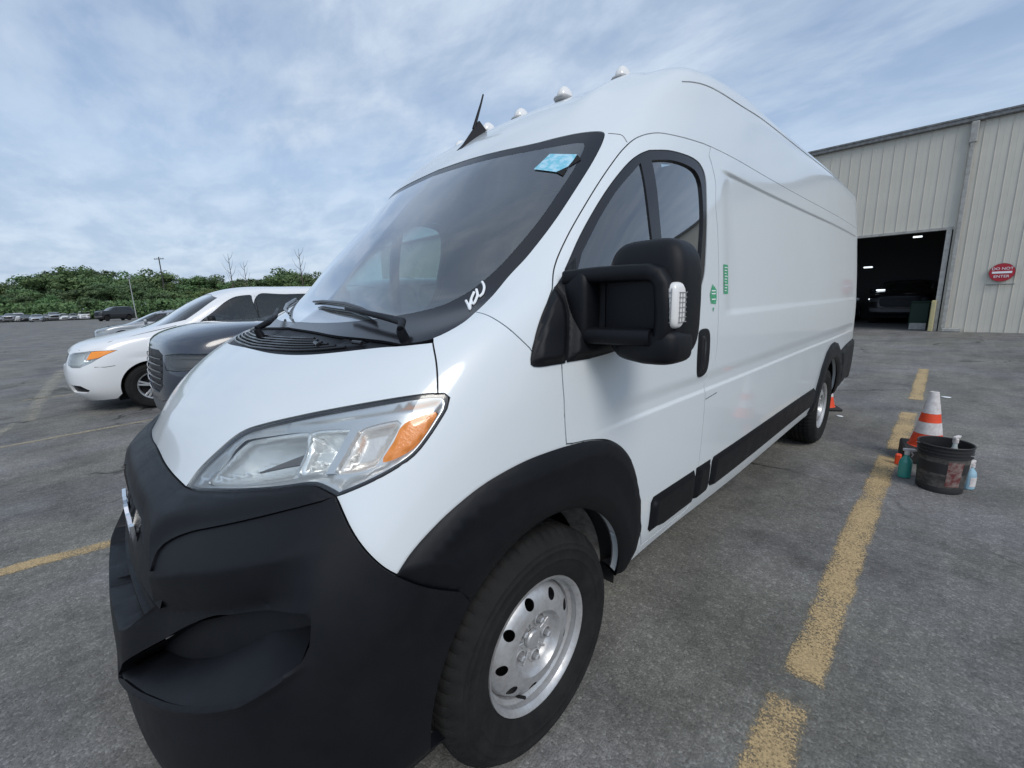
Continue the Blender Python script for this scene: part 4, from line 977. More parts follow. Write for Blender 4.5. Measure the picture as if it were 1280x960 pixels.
stripe([(1.57,-1.2,.13),(1.545,1.20,.13),(1.535,1.70,.13)],'yellow_line_paint','yellow parking line beside the front wheel, nearest short piece')
stripe([(1.545,1.80,.12),(1.53,3.1,.14),(1.525,4.95,.13)],'yellow_line_paint','long yellow parking line running back towards the bucket')
stripe([(1.56,5.15,.14),(1.545,6.0,.15),(1.54,6.9,.14)],'yellow_line_paint','yellow parking line piece behind the orange cone')
stripe([(1.55,7.7,.14),(1.50,10.8,.14)],'yellow_line_paint','faded far end of the yellow parking line behind the cone')
stripe([(-1.97,-1.5,.12),(-1.88,-.4,.12),(-1.74,.5,.12),(-1.72,5.2,.12)],'yellow_line_paint','yellow parking line left of the white van')
stripe([(-5.50,-1.1,.10),(-5.62,-.2,.10),(-5.70,.6,.09),(-5.72,5.,.09)],'faded_line_paint','thin faded parking line in front of the dark suv')
stripe([(-7.0,-.73,.16),(-9.5,-.72,.2),(-14.5,-.58,.3)],'very_faded_paint','worn pale paint strip in front of the minivan')
stripe([(-9.3,-1.0,.10),(-9.4,4.8,.10)],'faded_line_paint','faded parking line beyond the minivan')
stripe([(-5.4,-.95,.12),(-5.9,-1.0,.12),(-7.1,-.85,.10)],'very_faded_paint','worn pale paint patch at the left edge')
for (x,y,s) in ((.98,6.18,.035),(1.83,8.1,.05),(.82,5.9,.015)):
    b=MB(); b.blob((x,y,.008),(s,s*.6,.008),2.2,9,5,lambda v:(v[0]*(1+.3*v[1]),v[1],v[2])); tag(b.build('litter','white_ink'),{.035:'small white scrap on the asphalt near the rear wheel',.05:'small white scrap on the asphalt beyond the cone',.015:'tiny pale crumb on the asphalt by the rear wheel'}[s],'litter')
# loose grit along the van
gr_=MB()
for _ in range(1500):
    a=random.random(); x=random.uniform(-3.5,3.2); y=random.uniform(-1.3,7.5); s=random.uniform(.0015,.0045)
    if random.random()<.5: x=random.gauss(-1.2,.6); y=random.gauss(-.2,.4)
    gr_.add([(x+s,y,0),(x-s*.6,y+s,0),(x-s*.6,y-s,0),(x,y,s*1.2)],[(0,1,3),(1,2,3),(2,0,3)])
mat('grit_stone',(.17,.165,.155),.9)
tag(gr_.build('loose_grit','grit_stone',smooth=False),'fine pale grit scattered on the asphalt','grit',kind='stuff')
# ------------------------------------------------------------------ parked vehicles
def crow(yf,d,w_,zf,zs,yr,zr,L,rd=.45):
    f=[(0,0,0),(.42,.05,.05),(.74,.2,.3),(.92,.52,.7),(.985,1,1)]
    r=[(w_*x,yf+d*a,zf+(zs-zf)*b) for x,a,b in f]; ym=L*.56; ya=yf+d
    r+=[(w_,ya+(ym-ya)*.4,zs),(w_,ym,zs),(w_,yr-rd-(yr-rd-ym)*.3,zs)]
    r+=[(w_*x,yr-rd*a,zr+(zs-zr)*b) for x,a,b in ((.985,1,1),(.92,.45,.7),(.72,.15,.3),(.4,.04,.05),(0,0,0))]
    return r
def car_body(rows,L,rd=.45):
    net=[crow(*r,L,rd) for r in rows]
    y0,y1=rows[-1][0]+.6,rows[-1][4+1]-.6; z=rows[-1][3]+.012
    net.append([(0,y0+(y1-y0)*t,z) for t in (0,.02,.05,.1,.2,.4,.55,.7,.85,.9,.94,.98,1)])
    return Body(net)
mat('dark_suv_paint',(.026,.034,.052),.24,coat=1.0); mat('silver_paint',(.33,.35,.37),.3,metal=.4,coat=.8); mat('maroon_paint',(.10,.012,.016),.3,coat=.8)
mat('blue_paint',(.03,.06,.16),.3,coat=.8); mat('grey_paint',(.16,.165,.17),.3,coat=.8); mat('black_paint',(.012,.012,.013),.35,coat=.6)
glass('car_glass',(.20,.24,.24),1.5,.0,.01); glass('car_windscreen',(.42,.50,.50),1.5,0,.05)
PROTO={}
def make_car(kind,paint,detail=True):
    sp=SPECS[kind]; key=(kind,detail)
    if key not in PROTO:
        B=car_body(sp['rows'],sp['L'],sp.get('rd',.45)); side=lambda u,v,p:(p[:,0]>.45)&(p[:,1]>.35)&(p[:,1]<sp['L']-.2); front=lambda u,v,p:(p[:,1]<sp['L']*.55)
        polys=[]
        for fy in sp['wheels']:
            ra=sp['ra']; pts=[(fy-ra,.12)]+[(fy+ra*math.cos(R(190-200*i/30)),sp['wz']+ra*math.sin(R(190-200*i/30))) for i in range(31)]+[(fy+ra,.12)]
            q=B.inv(pts,(1,2),side); q[:,1]=np.where(q[:,1]<.03,-.01,q[:,1]); polys.append(('arch',q))
        for nm,pts in sp['side']: polys.append((nm,crom(B.inv(pts,(1,2),side),.03,True)))
        for nm,pts in sp['front']:
            q=B.inv(pts,(0,2),front); q[:,0]=np.where(np.array([p[0] for p in pts])==0,0,q[:,0]); polys.append((nm,dens(q,.03)))
        st=.045 if detail else .11
        uv_,T_=B.triangulate([thin(np.c_[np.clip(p[:,0],0,B.U),np.clip(p[:,1],0,B.V)],.012 if detail else .05) for _,p in polys],np.arange(st,B.U,st),np.arange(st,B.V,st))
        c=uv_[T_].mean(1); lb=np.full(len(T_),'body',dtype=object); dn=np.zeros(len(T_),bool); names=[]
        for i,(nm,p) in enumerate(polys):
            k=f'{nm}#{i}'; mm=inpoly(c,p)&~dn; lb[mm]=k; dn|=mm; names.append((nm,k))
        def sdisp(u,v,P):
            s_=(P[:,0]>.5)*sstep((P[:,1]-.6)/.3); g=np.exp(-((P[:,2]-sp['crease'])/.035)**2)
            return -.008*g*s_
        data=[('body',None,B.surf(uv_,T_[lb=='body'].copy(),sdisp,inset=.002,rim=.03))]
        for nm,k in names:
            if nm=='arch' or not (lb==k).any(): continue
            off={'windshield':-.006,'window':-.01,'headlight':.0,'grille':-.02,'air_intake':-.03}.get(nm,0); 
            data.append((nm,None,B.surf(uv_,T_[lb==k].copy(),None,inset=.003,rim=.02,off=off)))
        data.append(('lining',None,B.surf(uv_,T_[np.array([not any(s in x for s in ('window','windshield','arch')) for x in lb])&(c[:,1]<B.vk[9])].copy(),lambda u,v,P:np.full(len(u),-.05),inset=0,rim=0)))
        PROTO[key]=(B,data)
    B,data=PROTO[key]; root=bpy.data.objects.new(kind,None); COL.objects.link(root); root.empty_display_size=.2
    for nm,_,s_ in data:
        m={'body':paint,'windshield':'car_windscreen','window':'car_glass','headlight':'lens_glass','turn_signal':'amber','grille':'black_plastic','air_intake':'black_plastic','lining':'cab_dark','trim':'black_plastic','tail_light':'maroon_paint','bumper':'cab_mid'}[nm]
        if nm in('body','windshield','grille','lining','bumper','trim'): o=B.emit(nm if nm!='lining' else 'cabin',m,root,s_,join=True)
        else: o=B.emit(nm,m,root,s_)
        if nm=='headlight' and detail:
            for h_,sg in zip(o,(1,-1)):
                V,F,N=s_; q=mk('reflector',(V-N*.03)*np.array([sg,1,1]),F if sg>0 else [tuple(reversed(f)) for f in F],sp.get('refl','reflector'),h_,N=N*np.array([sg,1,1]))
    hw=sp['hw']
    fl=MB(); fl.box((-hw+.25,.5,.24),(hw-.25,sp['L']-.4,.34)); fl.build('underbody','dark_void',root)
    for fy in sp['wheels']:
        for sg in (1,-1):
            h=MB(); a,b=sorted((sg*(hw-.34),sg*(hw-.30))); h.box((a,fy-.42,.15),(b,fy+.42,.85)); h.build('wheel_housing','dark_void',root)
            if detail:
                wq=copy_tree(WH2)
                wq.parent=root; wq.location=(sg*(hw-.035),fy,sp['wz']); wq.scale=[sp['wr']/.36]*3; wq.rotation_euler=(0,0,0 if sg>0 else math.pi)
            else:
                t=MB(); t.lathe([(0,hw-.02),(.2,hw-.02),(.21,hw-.03),(.32,hw-.02),(.34,hw-.05),(.34,hw-.22)],20,Matrix.Translation((0,fy,.34))@Matrix.Rotation(0 if sg>0 else math.pi,4,'Z'),'x'); t.build('wheel','black_rubber',root)
    if detail:
        for sg in (1,-1):
            s=MB(); s.blob((sg*.38,sp['seat'],.95),(.24,.12,.35),3.5,14,10,lambda v:(v[0],v[1]+.6*v[2],v[2])); s.blob((sg*.38,sp['seat']+.12,1.38),(.12,.05,.09),3,12,8); s.build('seat','cab_mid',root,ang=60)
            m_=MB(); my,mz=sp['mirror']; m_.blob((sg*(hw+.06),my,mz),(.10,.06,.085),3.4,16,10); m_.tube([(sg*(hw-.10),my-.02,mz-.05),(sg*hw,my,mz-.02)],.025,8); m_.build('door_mirror',sp.get('mm','black_plastic'),root,ang=60)
        st=MB(); c=Vector((.38,sp['mirror'][0]+.35,1.08)); e1=Vector((1,0,0)); e2=Vector((0,.5,.86))
        st.tube([c+(e1*math.cos(2*math.pi*k/20)+e2*math.sin(2*math.pi*k/20))*.18 for k in range(21)],.014,6,False); st.build('steering_wheel','cab_dark',root,ang=60)
        ds=MB(); y_=sp['mirror'][0]; ds.blob((0,y_+.12,sp['mirror'][1]-.17),(hw-.12,.28,.13),4,20,8); ds.build('dashboard','cab_dark',root,ang=60)
        for ln in sp.get('lines',()):   # shut lines of the doors
            for sg in (1,-1):
                q=B.inv(ln,(1,2),lambda u,v,p:(p[:,0]>.45)); P_,N_=B.base(q[:,0],q[:,1]); g=MB(); g.tube([tuple((p+n*.0005)*np.array([sg,1,1])) for p,n in zip(P_,N_)],.0035,5); g.build('door_gap','dark_void',root)
        for bz in sp.get('bars',()):
            q=B.inv([(x_,bz) for x_ in np.linspace(0,.58,9)],(0,2),lambda u,v,p:(p[:,1]<1)); P_,N_=B.base(q[:,0],q[:,1]); pp=[tuple(p+n*.002) for p,n in zip(P_,N_)]
            g=MB(); g.tube([(-a_,b_,c_) for a_,b_,c_ in pp[::-1]]+pp[1:],.006,6); g.build('grille_bar','black_gloss',root,ang=60)
        for hy,hz in sp.get('handles',()):
            for sg in (1,-1):
                q=B.inv([(hy,hz)],(1,2),lambda u,v,p:(p[:,0]>.45)); P_,N_=B.base(q[:,0],q[:,1]); g=MB(); g.blob((sg*(P_[0][0]+.012),hy,hz),(.018,.085,.016),3,12,8); g.build('handle',paint,root,ang=60)
    return root
WH2=make_wheel('wheel',.36,.22,.215,5,'alloy')
rows_mv=[(.16,.45,.90,.19,.21,4.98,.28),(.05,.50,.955,.30,.33,5.08,.36),(0,.52,.985,.46,.50,5.12,.55),(.005,.55,.995,.66,.70,5.13,.76),(.05,.60,.992,.82,.87,5.12,.94),(.13,.66,.978,.955,.995,5.10,1.06),(.42,.68,.96,1.065,1.095,5.07,1.16),(.82,.56,.94,1.15,1.17,5.03,1.22),(1.10,.46,.915,1.23,1.26,5.0,1.3),(1.50,.44,.865,1.47,1.48,4.95,1.46),(1.88,.40,.795,1.68,1.68,4.86,1.66),(2.2,.38,.70,1.79,1.775,4.70,1.76),(2.8,.2,.36,1.835,1.825,4.4,1.81)]
SPECS={
'minivan':dict(L=5.15,hw=.99,rows=rows_mv,wheels=(.955,4.03),ra=.385,wz=.345,wr=.345,crease=.80,seat=2.25,mirror=(1.78,1.27),mm='black_plastic',
   side=[('window',[(1.66,1.225),(2.1,1.215),(2.46,1.215),(2.48,1.45),(2.46,1.655),(2.28,1.66),(2.08,1.58),(1.86,1.41)]),('window',[(2.56,1.215),(3.1,1.215),(3.52,1.22),(3.53,1.45),(3.50,1.665),(3.0,1.68),(2.56,1.67)]),('window',[(3.62,1.22),(4.3,1.23),(4.66,1.27),(4.60,1.55),(4.4,1.65),(3.63,1.665)]),],
   front=[('windshield',[(0,1.19),(.4,1.195),(.70,1.225),(.855,1.30),(.81,1.45),(.735,1.635),(.4,1.70),(0,1.71)]),
          ('turn_signal',[(.875,.80),(.94,.82),(.966,.915),(.905,.92),(.872,.912)]),('headlight',[(.50,.80),(.58,.735),(.72,.70),(.84,.70),(.92,.76),(.962,.915),(.86,.922),(.64,.90),(.52,.87)]),
          ('grille',[(0,.70),(.40,.70),(.46,.80),(.44,.88),(0,.90)]),('air_intake',[(.56,.34),(.80,.33),(.86,.37),(.80,.44),(.58,.46)]),('air_intake',[(0.,.30),(.40,.30),(.44,.40),(.36,.50),(0,.50)])],
   lines=[[(.22,.935),(.55,1.035),(.95,1.13),(1.35,1.22)],[(.34,.70),(.45,.69),(.56,.70)],[(1.50,.42),(1.47,.7),(1.50,1.0),(1.60,1.17)],[(2.51,.30),(2.52,.7),(2.51,1.2),(2.51,1.66)],[(3.58,.85),(3.58,1.2),(3.57,1.65)],[(1.5,.28),(2.2,.27),(3.5,.27)]],handles=((2.33,1.05),(2.72,1.05))),
}
rows_suv=[(.14,.42,.90,.26,.28,4.95,.35),(.04,.44,.965,.40,.42,5.0,.45),(0,.44,.99,.58,.60,5.02,.65),(0,.44,1.0,.78,.80,5.03,.85),(.02,.46,1.0,.99,1.01,5.02,1.02),(.06,.52,.99,1.16,1.15,5.0,1.17),(.24,.58,.975,1.265,1.24,4.98,1.25),(.70,.60,.955,1.325,1.30,4.96,1.33),(1.28,.45,.93,1.355,1.345,4.93,1.42),(1.62,.38,.875,1.50,1.48,4.88,1.5),(2.0,.36,.79,1.675,1.66,4.8,1.66),(2.4,.34,.69,1.765,1.75,4.6,1.74),(3.,.2,.36,1.80,1.79,4.3,1.78)]
SPECS['suv']=dict(refl='cab_mid',L=5.04,hw=1.0,rows=rows_suv,wheels=(.93,3.95),ra=.43,wz=.38,wr=.385,crease=.92,seat=2.35,mirror=(1.85,1.36),mm='black_plastic',
   side=[('window',[(1.95,1.30),(2.6,1.31),(2.62,1.5),(2.60,1.65),(2.38,1.66),(2.15,1.50)]),('window',[(2.72,1.31),(3.5,1.32),(3.7,1.33),(3.62,1.64),(2.74,1.665)]),('window',[(3.84,1.34),(4.5,1.38),(4.3,1.62),(3.78,1.645)]),('trim',[(.5,.36),(.9,.82),(1.35,.86),(1.40,.70),(1.2,.79),(.7,.74),(.56,.36)])],
   front=[('windshield',[(0,1.36),(.45,1.36),(.80,1.37),(.86,1.42),(.76,1.64),(.4,1.69),(0,1.70)]),
          ('headlight',[(.66,.93),(.80,.92),(.93,.93),(.985,.97),(.97,1.06),(.82,1.075),(.66,1.06)]),
          ('grille',[(0,.70),(.44,.70),(.58,.76),(.62,.90),(.62,1.06),(.5,1.10),(0,1.10)]),('bumper',[(0,.50),(.5,.50),(.86,.52),(.96,.56),(.93,.68),(.66,.66),(.5,.62),(0,.62)]),('air_intake',[(0,.34),(.7,.34),(.8,.42),(.74,.47),(0,.47)])],
   bars=[.78,.84,.90,.96,1.02],
   lines=[[(1.5,.45),(1.48,.9),(1.55,1.2),(1.85,1.32)],[(2.66,.40),(2.67,1.),(2.66,1.65)],[(3.6,.9),(3.72,1.3)]],handles=((2.48,1.12),(3.4,1.12)))
rows_sd=[(.14,.42,.86,.18,.2,4.70,.28),(.04,.46,.90,.28,.3,4.78,.36),(0,.48,.915,.42,.46,4.80,.52),(.02,.52,.92,.58,.62,4.80,.70),(.08,.58,.915,.70,.76,4.78,.88),(.28,.60,.90,.79,.85,4.74,.98),(.7,.55,.88,.87,.90,4.6,1.03),(1.12,.50,.86,.94,.955,4.3,1.06),(1.42,.42,.82,1.05,1.05,4.05,1.13),(1.82,.38,.74,1.25,1.24,3.80,1.28),(2.15,.36,.65,1.385,1.37,3.5,1.38),(2.45,.2,.36,1.43,1.425,3.2,1.42)]
SPECS['sedan']=dict(L=4.82,hw=.92,rows=rows_sd,wheels=(.92,3.72),ra=.36,wz=.33,wr=.33,crease=.72,seat=2.3,mirror=(1.70,1.02),mm='silver_paint',
   side=[('window',[(1.72,1.0),(2.45,1.0),(2.5,1.3),(2.25,1.32),(1.98,1.18)]),('window',[(2.56,1.0),(3.25,1.02),(3.4,1.06),(3.2,1.25),(2.9,1.32),(2.60,1.325)])],
   front=[('windshield',[(0,.99),(.4,.99),(.72,1.0),(.80,1.06),(.70,1.24),(.64,1.32),(.4,1.355),(0,1.36)]),
          ('headlight',[(.55,.62),(.75,.60),(.86,.64),(.89,.71),(.78,.70),(.58,.665)]),('grille',[(0,.36),(.42,.36),(.48,.50),(.42,.62),(0,.64)])],
   lines=[[(1.45,.35),(1.42,.7),(1.6,.97)],[(2.52,.35),(2.53,.98),(2.53,1.32)]],handles=((2.35,.88),(3.2,.88)))
def place_car(kind,paint,label,x,y,rz=0,cat=None,group=None,detail=True,name=None):
    c=make_car(kind,paint,detail); c.name=name or kind; c.location=(x,y,0); c.rotation_euler=(0,0,rz); tag(c,label,cat or kind,group); return c
place_car('minivan','white_car_paint','white minivan parked nose out with an amber corner light',-7.55,-.30,0,'minivan')
place_car('suv','dark_suv_paint','dark blue-black suv parked between the minivan and the van',-3.80,.43,0,'suv')
place_car('sedan','silver_paint','silver grey sedan parked behind the white minivan',-23.6,.15,0,'car',name='sedan')
place_car('sedan','blue_paint','dark blue car parked beyond the silver sedan',-27.6,1.4,0,'car',name='sedan')
bpy.data.objects.remove  # (prototype wheel is moved out of the way below)
# ------------------------------------------------------------------ cone, bucket and bottles
mat('cone_orange',(.86,.085,.02),.45,var=(30,.25,(.70,.06,.02))); mat('cone_white',(.70,.68,.67),.45,var=(25,.18,(.55,.50,.49))); mat('cone_base',(.02,.02,.02),.7,bump=(80,.4))
def cone(label,x,y,h=.70,bh=.03,rz=.2):
    c=thing('traffic_cone',label,'traffic cone',(x,y,0),rz)
    b=MB(); b.box((-.155,-.155,.0),(.155,.155,bh+.005),bev=.012); b.build('base','cone_base',c)
    rr=lambda z:.108-(.108-.030)*(z-bh)/(h-bh)
    zs=[bh,bh+(h-bh)*.25,bh+(h-bh)*.46,bh+(h-bh)*.62,bh+(h-bh)*.8,h]
    for i,(a_,b_) in enumerate(zip(zs[:-1],zs[1:])):
        m=MB(); pr=[(rr(a_)+.0015*(i%2),a_),(rr(b_)+.0015*(i%2),b_)]
        if i==0: pr=[(rr(a_)+.02,a_),(rr(a_)+.006,a_+.012)]+pr[1:]
        if i==len(zs)-2: pr+= [(rr(b_)-.01,b_+.004),(rr(b_)-.012,b_-.05)]
        m.lathe(pr,32); m.build('orange_section' if i%2==0 and i<4 else 'white_band','cone_orange' if i%2==0 and i<4 else 'cone_white',c)
    if h>.6:
        ink=MB()
        for z0,seq in ((.47,[(0,0),(.02,.03),(.035,.0),(.05,.05),(.03,.08),(.005,.06)]),(.33,[(0,.0),(.01,.04),(.03,.02),(.045,.05)])):
            ink.tube([(rr(z0+dz)*math.sin(a_*9-.9)*1.02,-rr(z0+dz)*math.cos(a_*9-.9)*1.02,z0+dz) for a_,dz in seq],.0035,5)
        ink.build('scribble','cab_mid',c)
    return c
cone('orange and white traffic cone on a black base behind the bucket',1.745,5.02,.60,.13,rz=.15)
cone('traffic cone mostly hidden behind the rear corner of the van',.76,6.52,.56,rz=.5)
rc=MB(); rc.box((1.575,4.74,.0),(1.615,4.79,.09),bev=.008); tag(rc.build('plastic_cap','cone_orange'),'small red-orange plastic piece beside the teal bottle','cap')
mat('bucket_black',(.022,.022,.023),.45); mat('bucket_grime',(.115,.105,.095),.75,var=(14,.16,(.035,.032,.03)),bump=(60,.5)); mat('bucket_label',(.13,.025,.025),.7,var=(30,.15,(.25,.20,.18)))
bk=thing('bucket','dirty black plastic bucket standing on the asphalt by the cone','bucket',(1.852,4.372,0))
b=MB(); b.lathe([(0,.0),(.122,0),(.126,.004),(.129,.035),(.127,.04),(.1275,.045)],48); b.build('bucket_base','bucket_black',bk)
b=MB(); b.lathe([(.1275,.045),(.1415,.265)],64); b.build('bucket_wall','bucket_grime',bk)
b=MB(); pr=[(.1415,.265)]
for z in (.268,.292,.316): pr+=[(.150,z),(.150,z+.006),(.144,z+.009),(.144,z+.02)]
pr+=[(.152,.342),(.154,.350),(.150,.354),(.144,.350),(.138,.20),(.124,.015),(0,.012)]
b.lathe(pr,64); b.build('bucket_rim','bucket_black',bk,ang=30)
V=[];F=[]
for i in range(13):
    a=R(-78+i*3.0)
    for z,r_ in ((.06,.1305),(.15,.1362),(.245,.1424)): V.append((r_*math.cos(a),r_*math.sin(a),z))
for i in range(12):
    for j in range(2): F.append((3*i+j,3*i+3+j,3*i+4+j,3*i+1+j))
b=MB(); b.add(V,F); b.build('red_label','bucket_label',bk)
b=MB(); b.tube([(.152*math.cos(R(a_)),.152*math.sin(R(a_))-.0,.30-.05*math.sin(R((a_+30)))) for a_ in range(-30,215,12)],.003,6); b.build('bail_handle','soft_chrome',bk)
def bottle(label,x,y,col,rz=0,h=.19,z0=0.0,tilt=0.0,body=True):
    nm='bottle_'+('%02d'%len([k for k in MT if k.startswith('bottle_')])); mat(nm,col,.25,coat=.5)
    c=thing('spray_bottle',label,'spray bottle',(x,y,z0),rz); c.rotation_euler=(tilt,0,rz)
    b=MB(); b.lathe([(0,0),(.036,0),(.042,.006),(.042,h*.62),(.036,h*.76),(.018,h*.90),(.015,h)],28,Matrix.Diagonal((1,.78,1,1))); b.build('bottle_body',nm,c)
    l=MB(); V=[];F=[]
    for i in range(11):
        a=R(-150+i*12)
        for z in (h*.14,h*.56): V.append((.0432*math.cos(a),.0432*.78*math.sin(a),z))
    for i in range(10): F.append((2*i,2*i+2,2*i+3,2*i+1))
    l.add(V,F); l.build('bottle_label','cone_white',c)
    k=MB(); k.lathe([(.017,h-.004),(.017,h+.022),(.010,h+.026)],16); k.box((-.045,-.010,h+.024),(.028,.010,h+.045),bev=.004); k.box((-.060,-.007,h+.028),(-.044,.007,h+.041),bev=.002); k.tube([(-.022,0,h+.024),(-.036,0,h-.004),(-.030,0,h-.02)],[.006,.005,.004],8); k.build('trigger_head','cone_white',c,ang=40)
    return c
bottle('spray bottle of teal liquid left of the bucket',1.655,4.46,(.06,.33,.28),R(200))
bottle('pale blue spray bottle just right of the bucket',2.005,4.50,(.30,.48,.58),R(70),.17)
bottle('white-headed spray bottle standing inside the bucket',1.90,4.42,(.45,.5,.5),R(250),.34,.012)
# ------------------------------------------------------------------ warehouse
WX0,WX1,WY,WZ=-36.0,34.0,20.3,6.36
mat('metal_siding',(.62,.59,.51),.55,var=(1.2,.3,(.54,.515,.45)),bump=(6,.15)); mat('siding_rib',(.30,.29,.268),.55); mat('trim_grey',(.22,.225,.22),.5,var=(8,.2,(.12,.12,.12))); mat('trim_light',(.42,.42,.39),.5,var=(10,.2,(.30,.29,.27)))
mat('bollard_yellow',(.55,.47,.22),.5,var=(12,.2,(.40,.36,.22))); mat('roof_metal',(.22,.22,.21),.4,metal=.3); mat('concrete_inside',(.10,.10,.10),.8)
wh=thing('warehouse','long beige ribbed metal warehouse with an open dark bay behind the van','warehouse',(0,WY,0))
PW=.29; DX0,DX1,DZ=-2.95,1.26,3.24
def panel_mesh(h):
    b=MB(); V=[];F=[]; pr=[(0,.0),(.020,.0),(.026,-.016),(.038,-.016),(.044,0),(.16,0),(.163,-.003),(.170,-.003),(.173,0),(PW,0)]
    for x,y in pr: V+=[(x,y,0),(x,y,h)]
    for i in range(len(pr)-1): F.append((2*i,2*i+2,2*i+3,2*i+1))
    me=bpy.data.meshes.new('wall_panel'); me.from_pydata(V,[],F); me.materials.append(MT['metal_siding']); return me
full=panel_mesh(WZ); head=panel_mesh(WZ-DZ)
x=DX1+.16; xs_=[]
while x<WX1: xs_.append((x,0)); x+=PW
x=DX1+.16-PW
while x>WX0:
    xs_.append((x,DZ if x+PW>DX0 and x<DX1+.16 else 0)); x-=PW
xs_.sort(key=lambda a:abs(a[0]-1))
for k,(x,z) in enumerate(xs_):
    o=bpy.data.objects.new('wall_panel',head if z else full); o.location=(x,0,z); link(o,wh)
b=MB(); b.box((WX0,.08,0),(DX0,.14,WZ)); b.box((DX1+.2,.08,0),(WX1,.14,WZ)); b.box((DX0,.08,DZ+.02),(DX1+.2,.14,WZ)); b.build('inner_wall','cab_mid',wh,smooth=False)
b=MB(); b.box((WX0,-.14,WZ-.02),(WX1,.10,WZ+.13),bev=.02); b.box((WX0,-.16,WZ+.10),(WX1,-.10,WZ+.15)); b.build('eave_gutter','trim_grey',wh)
b=MB(); b.add([(WX0,-.1,WZ+.12),(WX1,-.1,WZ+.12),(WX1,22,WZ+1.6),(WX0,22,WZ+1.6)],[(0,1,2,3)]); b.build('roof','roof_metal',wh)
b=MB(); b.box((WX0,.1,0),(WX0+.1,22,WZ)); b.box((WX1-.1,.1,0),(WX1,22,WZ)); b.box((WX0,22,0),(WX1,22.1,WZ+1.5)); b.build('side_walls','metal_siding',wh)
b=MB(); b.box((DX1,-.05,0),(DX1+.13,.10,DZ+.02),bev=.008); b.build('door_jamb','trim_light',wh)
b=MB(); b.box((DX0-.13,-.05,0),(DX0,.10,DZ+.02),bev=.008); b.build('door_jamb','trim_light',wh)
b=MB(); b.box((DX0-.13,-.055,DZ-.0),(DX1+.13,.10,DZ+.09),bev=.008); b.build('door_header','trim_light',wh)
b=MB(); b.box((1.44,-.15,WZ-.62),(1.62,-.03,WZ-.02),bev=.02); b.box((1.485,-.13,WZ-.80),(1.575,-.04,WZ-.60),bev=.01); b.box((1.475,-.135,.12),(1.585,-.035,WZ-.78),bev=.012); b.build('downspout','trim_light',wh)
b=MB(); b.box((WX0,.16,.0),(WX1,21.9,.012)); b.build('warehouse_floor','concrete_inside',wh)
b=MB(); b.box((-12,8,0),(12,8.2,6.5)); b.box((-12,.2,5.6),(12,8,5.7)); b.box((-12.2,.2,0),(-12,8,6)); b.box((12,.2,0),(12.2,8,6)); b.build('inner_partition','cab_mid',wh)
b=MB(); b.box((-.06,-.12,0),(.06,.0,1.02),bev=.02); o=b.build('bollard','bollard_yellow'); o.location=(1.235,WY-.07,0); tag(o,'pale yellow guard post at the right side of the warehouse bay','bollard')
b=MB(); b.box((1.5,-.22,0),(1.95,-.04,.12),bev=.02); o=b.build('curb_block','trim_light'); o.location=(0,WY,0); tag(o,'low pale block at the foot of the warehouse downspout','block')
mat('sign_red',(.42,.02,.035),.45); mat('lamp_and_glint_glow',(.9,.95,1),.5,emit=((.85,.93,1.0),1.3)); mat('bin_green',(.010,.035,.02),.6)
sg_=thing('no_entry_sign','round red do not enter sign on the beige warehouse wall','sign',(2.62,WY-.075,1.83))
b=MB(); b.lathe([(0,0),(.265,0),(.267,-.008),(.0,-.008)],48,Matrix.Rotation(R(90),4,'X')@Matrix.Rotation(math.pi,4,'X')); b.build('sign_plate','sign_red',sg_)
b=MB(); b.box((-.205,-.016,-.030),(.205,-.010,.030)); b.build('white_bar','white_ink',sg_)
b=MB(); b.lathe([(0,.012),(.272,.012),(.272,.0)],40,Matrix.Rotation(R(-90),4,'X')); b.build('sign_backing','trim_grey',sg_)
for txt,z,sz in (('DO NOT',.075,.11),('ENTER',-.155,.11)):
    cu_=bpy.data.curves.new('lettering','FONT'); cu_.body=txt; cu_.size=sz; cu_.align_x='CENTER'; cu_.extrude=.002; cu_.materials.append(MT['white_ink'])
    o_=bpy.data.objects.new('lettering',cu_); COL.objects.link(o_); me_=bpy.data.meshes.new_from_object(o_); bpy.data.objects.remove(o_); o=bpy.data.objects.new('lettering',me_); link(o,sg_); o.location=(0,-.018,z); o.rotation_euler=(R(90),0,0)
b=MB(); b.box((-.30,-.006,-.375),(.30,.006,-.345)); b.build('sign_strip','trim_grey',sg_)
for (x,y,z,w_) in ((.31,5.9,3.5,.28),(-1.17,5.9,2.39,.30),(-.64,5.9,1.39,.30),(-.80,5.0,1.02,.26)):
    b=MB(); b.box((-w_/2,-.06,-.03),(w_/2,.06,.03),bev=.01); o=b.build('bay_light','lamp_and_glint_glow'); o.location=(x,WY+y*.8,z); tag(o,{.31:'small bright lamp highest up inside the dark bay',-1.17:'white lamp halfway up at the left of the dark bay',-.64:'white light just above the cars inside the bay',-.80:'glowing box standing in for a glint low between the cars inside the bay'}[x],'lamp')  # lowest of these is no lamp; its glow stands in for a glint
place_car('suv','black_paint','black vehicle facing out inside the dark warehouse bay',.12,WY+3.2,0,'car',name='parked_car',detail=True)
place_car('sedan','grey_paint','dark car at the left inside the warehouse bay',-2.35,WY+2.6,0,'car',name='parked_car',detail=True)
b=MB(); b.box((-.28,-.3,.08),(.24,.3,.92),bev=.03); b.box((-.27,-.33,.9),(.27,.33,.97),bev=.02); o=b.build('waste_bin','bin_green'); o.location=(1.62-.75,WY+1.6,0); tag(o,'dark green bin inside the right side of the warehouse bay','bin')
b=MB(); b.box((-.22,-.15,0),(.22,.15,.22),bev=.01); o=b.build('crate','trim_light'); o.location=(.88,WY+.7,0); tag(o,'small pale box on the floor at the bay opening','box')
